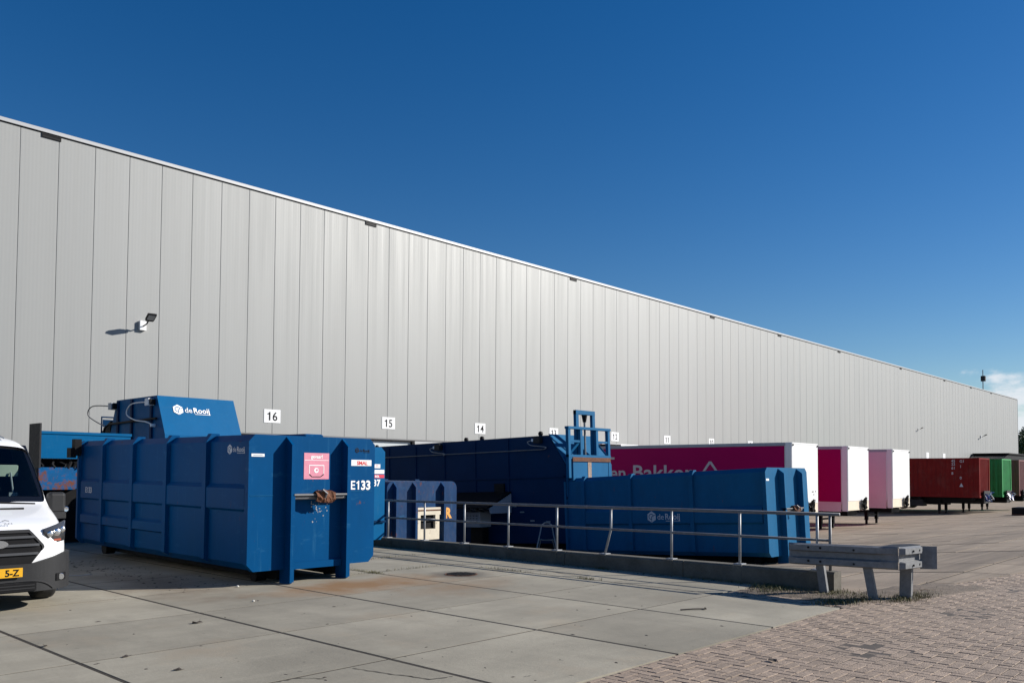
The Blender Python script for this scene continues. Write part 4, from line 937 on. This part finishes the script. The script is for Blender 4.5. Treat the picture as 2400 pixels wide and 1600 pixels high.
# stations: v, half width, z bottom, belt z, [upper edge x, upper edge z], roof/hood centre z
ST = [(0.00, .60, .52, .70, .56, .90, .93), (0.05, .72, .50, .75, .64, .955, .985), (0.16, .82, .48, .80, .72, 1.00, 1.03), (0.42, .90, .46, .88, .80, 1.08, 1.11),
      (0.92, .96, .44, .98, .885, 1.19, 1.215), (1.00, .965, .44, 1.0, .885, 1.23, 1.26), (1.32, .97, .43, 1.05, .86, 1.60, 1.655), (1.62, .975, .43, 1.05, .84, 1.92, 1.99),
      (1.75, .98, .43, 1.05, .835, 1.99, 2.07), (2.2, .98, .43, 1.05, .84, 2.06, 2.155), (3.4, .98, .43, 1.05, .85, 2.08, 2.19), (5.30, .97, .43, 1.05, .85, 2.08, 2.18), (5.36, .93, .48, 1.05, .80, 2.0, 2.12)]
sects = []
for v, wv, zb, zm, ux, uz, zc in ST:
    half = [(wv-.10, zb), (wv-.01, zb+.05), (wv, (zb+zm)/2), (wv-.005, zm), (wv*.55+ux*.45, zm*.45+uz*.55), (ux, uz), (ux-.07, uz+(zc-uz)*.55), (ux*.55, zc-.008), (0, zc)]
    sects.append([(x, v, z) for x, z in half]+[(-x, v, z) for x, z in half[-2::-1]])
b = MB(); n = len(sects[0])
for s_ in sects: b.v += s_
for i in range(len(sects)-1):
    for k in range(n-1):
        if 5 <= i <= 6 and 5 <= k <= 10: continue                     # windscreen opening
        b.f.append((i*n+k, (i+1)*n+k, (i+1)*n+k+1, i*n+k+1))
b.f.append(tuple(range(n))); b.f.append(tuple((len(sects)-1)*n+k for k in range(n))[::-1])
body = b.build('body', VANW, van, True)
sm = body.modifiers.new('sub', 'SUBSURF'); sm.levels = 2; sm.render_levels = 2
import bmesh as _bm
bm_ = _bm.new(); bm_.from_mesh(body.data)
ce = bm_.edges.layers.float.get('crease_edge') or bm_.edges.layers.float.new('crease_edge')
for e_ in bm_.edges:
    vv = [v_.co for v_ in e_.verts]
    if e_.is_boundary: e_[ce] = .7
    elif all(abs(c_.y) < .01 for c_ in vv): e_[ce] = .5
bm_.to_mesh(body.data); bm_.free()
# windscreen: dark frit frame plus a tinted pane
def ws(u, t):      # u -1..1 across, t 0..1 up
    v = .985+t*.66; z = 1.245+t*.735; xh = .895-.055*t
    return Vector((u*xh, v+.055*u*u, z-.015*u*u+.012*math.sin(math.pi*t)))
def patch(u0, u1, t0, t1, off, nu=10, ntt=8, fu=None):
    vs = []; fs = []
    for j in range(ntt+1):
        for i in range(nu+1):
            p = ws(u0+(u1-u0)*i/nu, t0+(t1-t0)*j/ntt); vs.append((p.x, p.y-off*.72, p.z+off*.65))
    for j in range(ntt):
        for i in range(nu): fs.append((j*(nu+1)+i, j*(nu+1)+i+1, (j+1)*(nu+1)+i+1, (j+1)*(nu+1)+i))
    return MB().add(vs, fs)
pane = patch(-.93, .93, .09, .93, .012).build('windscreen', GLASS, van, True)
fr = MB()
for a in ((-1.0, 1.0, -.03, .095), (-1.0, 1.0, .925, 1.02), (-1.0, -.925, .09, .93), (.925, 1.0, .09, .93)):
    p_ = patch(*a, .011); fr.add(p_.v, p_.f)
fr.build('windscreen_seal', mat('glass_frit', (.006, .006, .007), .12, coat=.5), van, True)
MB().box(-.8, .8, 1.06, 1.45, .8, 1.17).box(-.78, .78, 1.0, 1.2, .9, 1.18).build('dashboard', PLAST, van)
MB().box(-.9, .9, 2.35, 2.40, .5, 2.0).build('bulkhead', PLAST, van)
for x in (-.45, .45): MB().bbox(x-.24, x+.24, 2.0, 2.2, .7, 1.55, .06).bbox(x-.12, x+.12, 2.02, 2.14, 1.55, 1.75, .04).build('seat', mat('seat_cloth', (.03, .03, .035), .9), van)
MB().bbox(.26, .70, 1.52, 1.55, 1.57, 1.72, .01).build('sun_visor', mat('visor', (.55, .60, .50), .7), van)
o = MB().lathe([(.175, -.012), (.19, -.012), (.19, .012), (.175, .012)], (0, 0, 0), 'y', 24).build('steering_wheel', BLACK, van, loc=(.44, 1.50, 1.26)); o.rotation_euler = (R(-28), 0, 0)
MB().tube([(.62, 1.36, 1.18), (.60, 1.50, 1.62)], .012).box(.56, .66, 1.40, 1.46, 1.24, 1.36).build('phone_holder', GREYBOX, van)
MB().tube([(.72, .93, 1.225), (.20, .955, 1.25)], .010).tube([(-.05, .93, 1.235), (-.6, .96, 1.26)], .010).build('wiper', BLACK, van)
MB().box(-.52, .52, .70, .735, 1.165, 1.185).build('cowl_slot', BLACK, van)
# lower front: grille, bumper, lamps
def front_strip(z0, z1, xs_, off, th=.03):
    # piece following the nose curve; xs_ list of x; nose curve v(x)
    nose = lambda x: .02+.55*max(0, abs(x)-.35)**2+ (abs(x)/.98)**9*.35
    b_ = MB(); vs = []; fs = []; m_ = len(xs_)
    for z in (z0, z1):
        for x in xs_: vs.append((x, nose(x)-off, z(x) if callable(z) else z))
    for z in (z0, z1):
        for x in xs_: vs.append((x, nose(x)-off+th, z(x) if callable(z) else z))
    for i in range(m_-1):
        fs += [(i, i+1, m_+i+1, m_+i), (2*m_+i, 3*m_+i, 3*m_+i+1, 2*m_+i+1), (i, 2*m_+i, 2*m_+i+1, i+1), (m_+i, m_+i+1, 3*m_+i+1, 3*m_+i)]
    fs += [(0, m_, 3*m_, 2*m_), (m_-1, 3*m_-1, 4*m_-1, 2*m_-1)]
    return b_.add(vs, fs)
lin = lambda a, c_, n_: [a+(c_-a)*i/n_ for i in range(n_+1)]
gz0 = lambda x: .545 if abs(x) < .36 else .545+(abs(x)-.36)*1.3
gz1 = lambda x: .945 if abs(x) < .34 else .945-(abs(x)-.34)*1.15
front_strip(gz0, gz1, lin(-.50, .50, 24), .075, .05).build('grille', BLACK, van)
front_strip(lambda x: gz1(x)-.02, lambda x: gz1(x)+.016, lin(-.505, .505, 24), .088, .03).build('grille_rim', mat('satin_black', (.03, .03, .032), .3), van)
for sgn in (-1, 1):
    front_strip(lambda x: gz0(x), lambda x: max(gz0(x)+.02, gz1(x)), [sgn*q for q in (.485, .50, .51)], .088, .03).build('grille_rim', MATS['satin_black'], van)
for z, h_, hw_ in ((.86, .028, .40), (.765, .028, .45), (.665, .028, .44)): front_strip(z, z+h_, lin(-hw_, hw_, 18), .098, .03).build('grille_bar', mat('bar_grey', (.06, .062, .068), .35), van)
MB().lathe([(.01, -.01), (.07, -.01), (.07, .0), (.01, .0)], (0, 0, 0), 'y', 24).build('badge', mat('badge_blue', (.01, .03, .12), .2), van, loc=(0, -.085, .80)).scale = (1.45, 1, .62)
MB().lathe([(.066, -.013), (.076, -.013), (.076, .002), (.066, .002)], (0, 0, 0), 'y', 24).build('badge_rim', CHROME, van, loc=(0, -.085, .80)).scale = (1.45, 1, .62)
bz1 = lambda x: .56 if abs(x) < .40 else min(.66, .56+(abs(x)-.40)*.28)
front_strip(.235, bz1, lin(-.94, .94, 40), .10, .30).build('bumper', PLAST, van)
front_strip(.25, .345, lin(-.42, .42, 16), .118, .03).build('lower_intake', BLACK, van)
for z in (.275, .31): front_strip(z, z+.012, lin(-.40, .40, 16), .124, .02).build('intake_slat', PLAST, van)
front_strip(lambda x: .25+.11*max(0, 1-((abs(x)-.2)/.42)**4), lambda x: .268+.11*max(0, 1-((abs(x)-.2)/.42)**4), lin(-.62, .62, 36), .113, .03).build('bumper_trim', MATS['satin_black'], van)
MB().box(-.26, .26, -.125, -.112, .42, .525).build('number_plate', YELLOW, van)
lettering('5-Z', .105, BLACK, van, (.075, -.127, .435), (1, 0, 0), (0, 0, 1), .003, .95)
flat([(-.04, 0), (.0, .028), (.04, 0), (.034, -.004), (.0, .018), (-.034, -.004)], BLACK, van, (.15, .16, 1.052), (1, 0, 0), (0, .5, .16), 'emblem', .004)
lettering('AN', .045, BLACK, van, (.11, .065, 1.022), (1, 0, 0), (0, .5, .16), .001, 1.4)
for sgn in (-1, 1):
    X = lambda q: sgn*q
    hx = [sgn*q for q in lin(.51, .81, 14)]
    hz0 = lambda x: .775+.11*max(0, (.62-abs(x)))/.10 if abs(x) < .62 else .775+.16*max(0, abs(x)-.62)
    hz1 = lambda x: .955+.30*(abs(x)-.52)
    hl = front_strip(hz0, hz1, hx, .045, .05).build('headlight', mat('lamp_dark', (.05, .052, .056), .1, coat=1.0), van, True)
    for q, (x, z, r_) in enumerate(((.59, .89, .040), (.675, .905, .052), (.755, .935, .040))):
        nv = .02+.55*max(0, x-.35)**2+(x/.98)**9*.35
        MB().lathe([(.005, -.006), (r_*.8, -.012), (r_, -.0), (r_*.5, .01)], (sgn*x, nv-.047, z), 'y', 16).build('reflector', CHROME, hl, True)
    front_strip(.806, .828, [sgn*q for q in lin(.64, .74, 6)], .05, .02).build('indicator', mat('amber_lens', (.30, .08, .05), .2), hl)
    front_strip(.335, .42, [sgn*q for q in lin(.66, .80, 6)], .112, .03).build('fog_lamp', BLACK, van)
    MB().lathe([(.005, -.008), (.035, -.008), (.04, .0), (.005, .01)], (sgn*.72, .02+.55*.37**2+(.72/.98)**9*.35-.116, .378), 'y', 14).build('fog_lens', CHROME, van)
    # mirror
    mr = MB().bbox(.98, 1.20, 1.20, 1.34, 1.10, 1.36, .03) if sgn > 0 else MB().bbox(-1.20, -.98, 1.20, 1.34, 1.10, 1.36, .03)
    mr = bevel(mr.build('mirror', PLAST, van), .02, 3)
    MB().bbox(min(sgn*.90, sgn*1.0), max(sgn*.90, sgn*1.0), 1.22, 1.32, 1.06, 1.14, .01).bbox(min(sgn*.97, sgn*1.20), max(sgn*.97, sgn*1.20), 1.19, 1.33, 1.01, 1.10, .02).build('mirror_arm', PLAST, mr)
    MB().lathe([(.005, -.01), (.03, -.012), (.04, .0), (.03, .03)], (sgn*1.20, 1.22, 1.13), 'y', 12).build('side_indicator', CHROME, mr).scale = (1, 1, 1)
    for yy in (1.02, 4.25):
        r_ = .335
        tyre = MB().lathe([(r_*.60, -.10), (r_*.90, -.11), (r_*.985, -.095), (r_, -.05), (r_, .05), (r_*.985, .095), (r_*.90, .11), (r_*.60, .10)], (sgn*.85, yy, r_), 'x', 36).build('tyre', RUBBER, van, True)
        MB().lathe([(.04, -.05), (r_*.59, -.09), (r_*.59, .09), (.04, .05)], (sgn*.85, yy, r_), 'x', 24).build('rim', STEELD, tyre)
    MB().tube([(sgn*.60, 1.78, 2.075), (sgn*.62, 2.2, 2.145), (sgn*.62, 5.2, 2.17)], .008, 6).build('roof_seam', GREYBOX, van)
MB().box(-.8, .8, .3, 5.2, .30, .50).build('underbody', BLACK, van)
MB().tube([(-.02, 1.72, 2.05), (-.12, 1.95, 2.30)], .012, 6).build('aerial', BLACK, van)

# ------------------------------------------------------------------ litter and fallen bits
r_ = random.Random(21)
STONE = mat('white_stone', (.6, .58, .52), .8); TWIG = mat('twig_brown', (.045, .035, .028), .9); CARD = mat('paper_scrap', (.55, .53, .48), .8)
def tpx(px, py, z=0.0):
    # where the lines of sight of the ground survey met the ground
    d = fwd*1988+r2*(px-1200)-u2*(py-1030); t = (z-1.65)/d.z; return d.x*t, d.y*t
def leaf(x, y, s_, lab, m_, z=0):
    pts = [(s_*math.cos(a)*(1.5 if k % 2 else 1.0), s_*.6*math.sin(a)) for k, a in enumerate([6.283*q/7 for q in range(7)])]
    b_ = MB(); a0 = r_.uniform(0, 6.28); ca, sa = math.cos(a0), math.sin(a0)
    ring = [(p[0]*ca-p[1]*sa, p[0]*sa+p[1]*ca, .004+r_.uniform(0, s_*.45)) for p in pts]
    b_.add(ring+[(p[0], p[1], p[2]+.003) for p in ring]+[(0, 0, .002+s_*.1), (0, 0, .006+s_*.1)], [(i, (i+1) % 7, 14) for i in range(7)]+[(7+(i+1) % 7, 7+i, 15) for i in range(7)]+[(i, 7+i, 7+(i+1) % 7, (i+1) % 7) for i in range(7)])
    return tag(b_.build('fallen_leaf', m_, None, loc=(x, y, z)), lab, 'leaf', 'fallen leaves')
for (px, py, s_, lab) in ((1812, 1549, .045, 'dark crumpled leaf lying on the brick road'), (295, 1539, .035, 'dark leaf on the slab joint nearest the bottom left corner'), (106, 1514, .03, 'small dark leaf beside the long joint at lower left'),
                          (460, 1460, .05, 'brown leaf on a slab in the middle of the left paving'), (417, 1570, .035, 'brown leaf near the bottom edge of the left paving')):
    x, y = tpx(px, py); leaf(x, y, s_, lab, TWIG)
spots = []
for k in range(55):
    px, py = r_.uniform(120, 1700), r_.uniform(1385, 1595); x, y = tpx(px, py)
    if y < 4.4 or x > 10.4: continue
    spots.append((x, y))
db = MB()
for x, y in spots:
    s_ = r_.uniform(.005, .016); a0 = r_.uniform(0, 6.28); e_ = r_.uniform(1, 2.6)
    vs = [(x+s_*e_*math.cos(a)*math.cos(a0)-s_*math.sin(a)*math.sin(a0), y+s_*e_*math.cos(a)*math.sin(a0)+s_*math.sin(a)*math.cos(a0), .001) for a in [6.283*q/6 for q in range(6)]]
    db.add(vs+[(x, y, s_*.5)], [(i, (i+1) % 6, 6) for i in range(6)])
for k in range(260):                                   # crumbs and leaf bits along the container and the kerb foot
    if k < 150: x, y = r_.gauss(5.95, .28), r_.uniform(11.2, 16.5)
    else: x, y = r_.gauss(11.85, .05), r_.uniform(5.5, 15)
    s_ = r_.uniform(.005, .020); a0 = r_.uniform(0, 6.28)
    vs = [(x+s_*1.6*math.cos(a+a0), y+s_*math.sin(a+a0), .001) for a in [6.283*q/5 for q in range(5)]]
    db.add(vs+[(x, y, s_*.6)], [(i, (i+1) % 5, 5) for i in range(5)])
tag(db.build('leaf_litter', TWIG), 'dark crumbs and leaf bits scattered over the slabs', 'litter', kind='stuff')
for (px, py, s_, lab) in ((557, 1375, .022, 'white stone at the shadow edge near the E133 container foot'), (594, 1409, .018, 'white pebble on the slab in front of the E133 container')):
    x, y = tpx(px, py); tag(MB().lathe([(s_*.5, 0), (s_, s_*.4), (s_*.8, s_*.9), (s_*.2, s_*1.2)], (0, 0, 0), 'z', 9).build('pebble', STONE, None, loc=(x, y, 0)), lab, 'stone')
x, y = tpx(1628, 1429); tag(MB().tube([(-.16, .10, .012), (-.02, .0, .018), (.12, -.09, .014), (.14, -.06, .02)], .008, 6).build('stick', TWIG, None, loc=(x, y, 0)), 'bent dark stick lying on the slab near the brick road', 'stick')
x, y = tpx(175, 1351); tag(MB().tube([(-.28, .1, .02), (.1, -.04, .02), (.22, -.06, .03), (.24, -.02, .02)], .008, 6).build('metal_rod', STEEL, None, loc=(x, y, 0)), 'thin pale metal rod on the ground beside the van wheel', 'rod')

def crack(pix, wd, lab):
    b_ = MB(); P_ = [tpx(*q) for q in pix]; pts = []
    for (x0, y0), (x1, y1) in zip(P_, P_[1:]):
        for k in range(6): f = k/6; pts.append((x0+(x1-x0)*f+r_.uniform(-.012, .012), y0+(y1-y0)*f+r_.uniform(-.012, .012)))
    pts.append(P_[-1]); vs = []
    for i, (x, y) in enumerate(pts):
        ww = wd*r_.uniform(.4, 1.2); vs += [(x-ww, y-ww*.4, .0035), (x+ww, y+ww*.4, .0035)]
    b_.add(vs, [(2*i, 2*i+1, 2*i+3, 2*i+2) for i in range(len(pts)-1)])
    b_.build('crack', SOIL, bed)
crack([(822, 1565), (880, 1574), (950, 1583), (1010, 1592), (1062, 1584)], .007, '')
crack([(1120, 1331), (1190, 1340), (1290, 1338), (1370, 1352)], .010, '')
crack([(640, 1600), (700, 1588), (760, 1590)], .006, '')
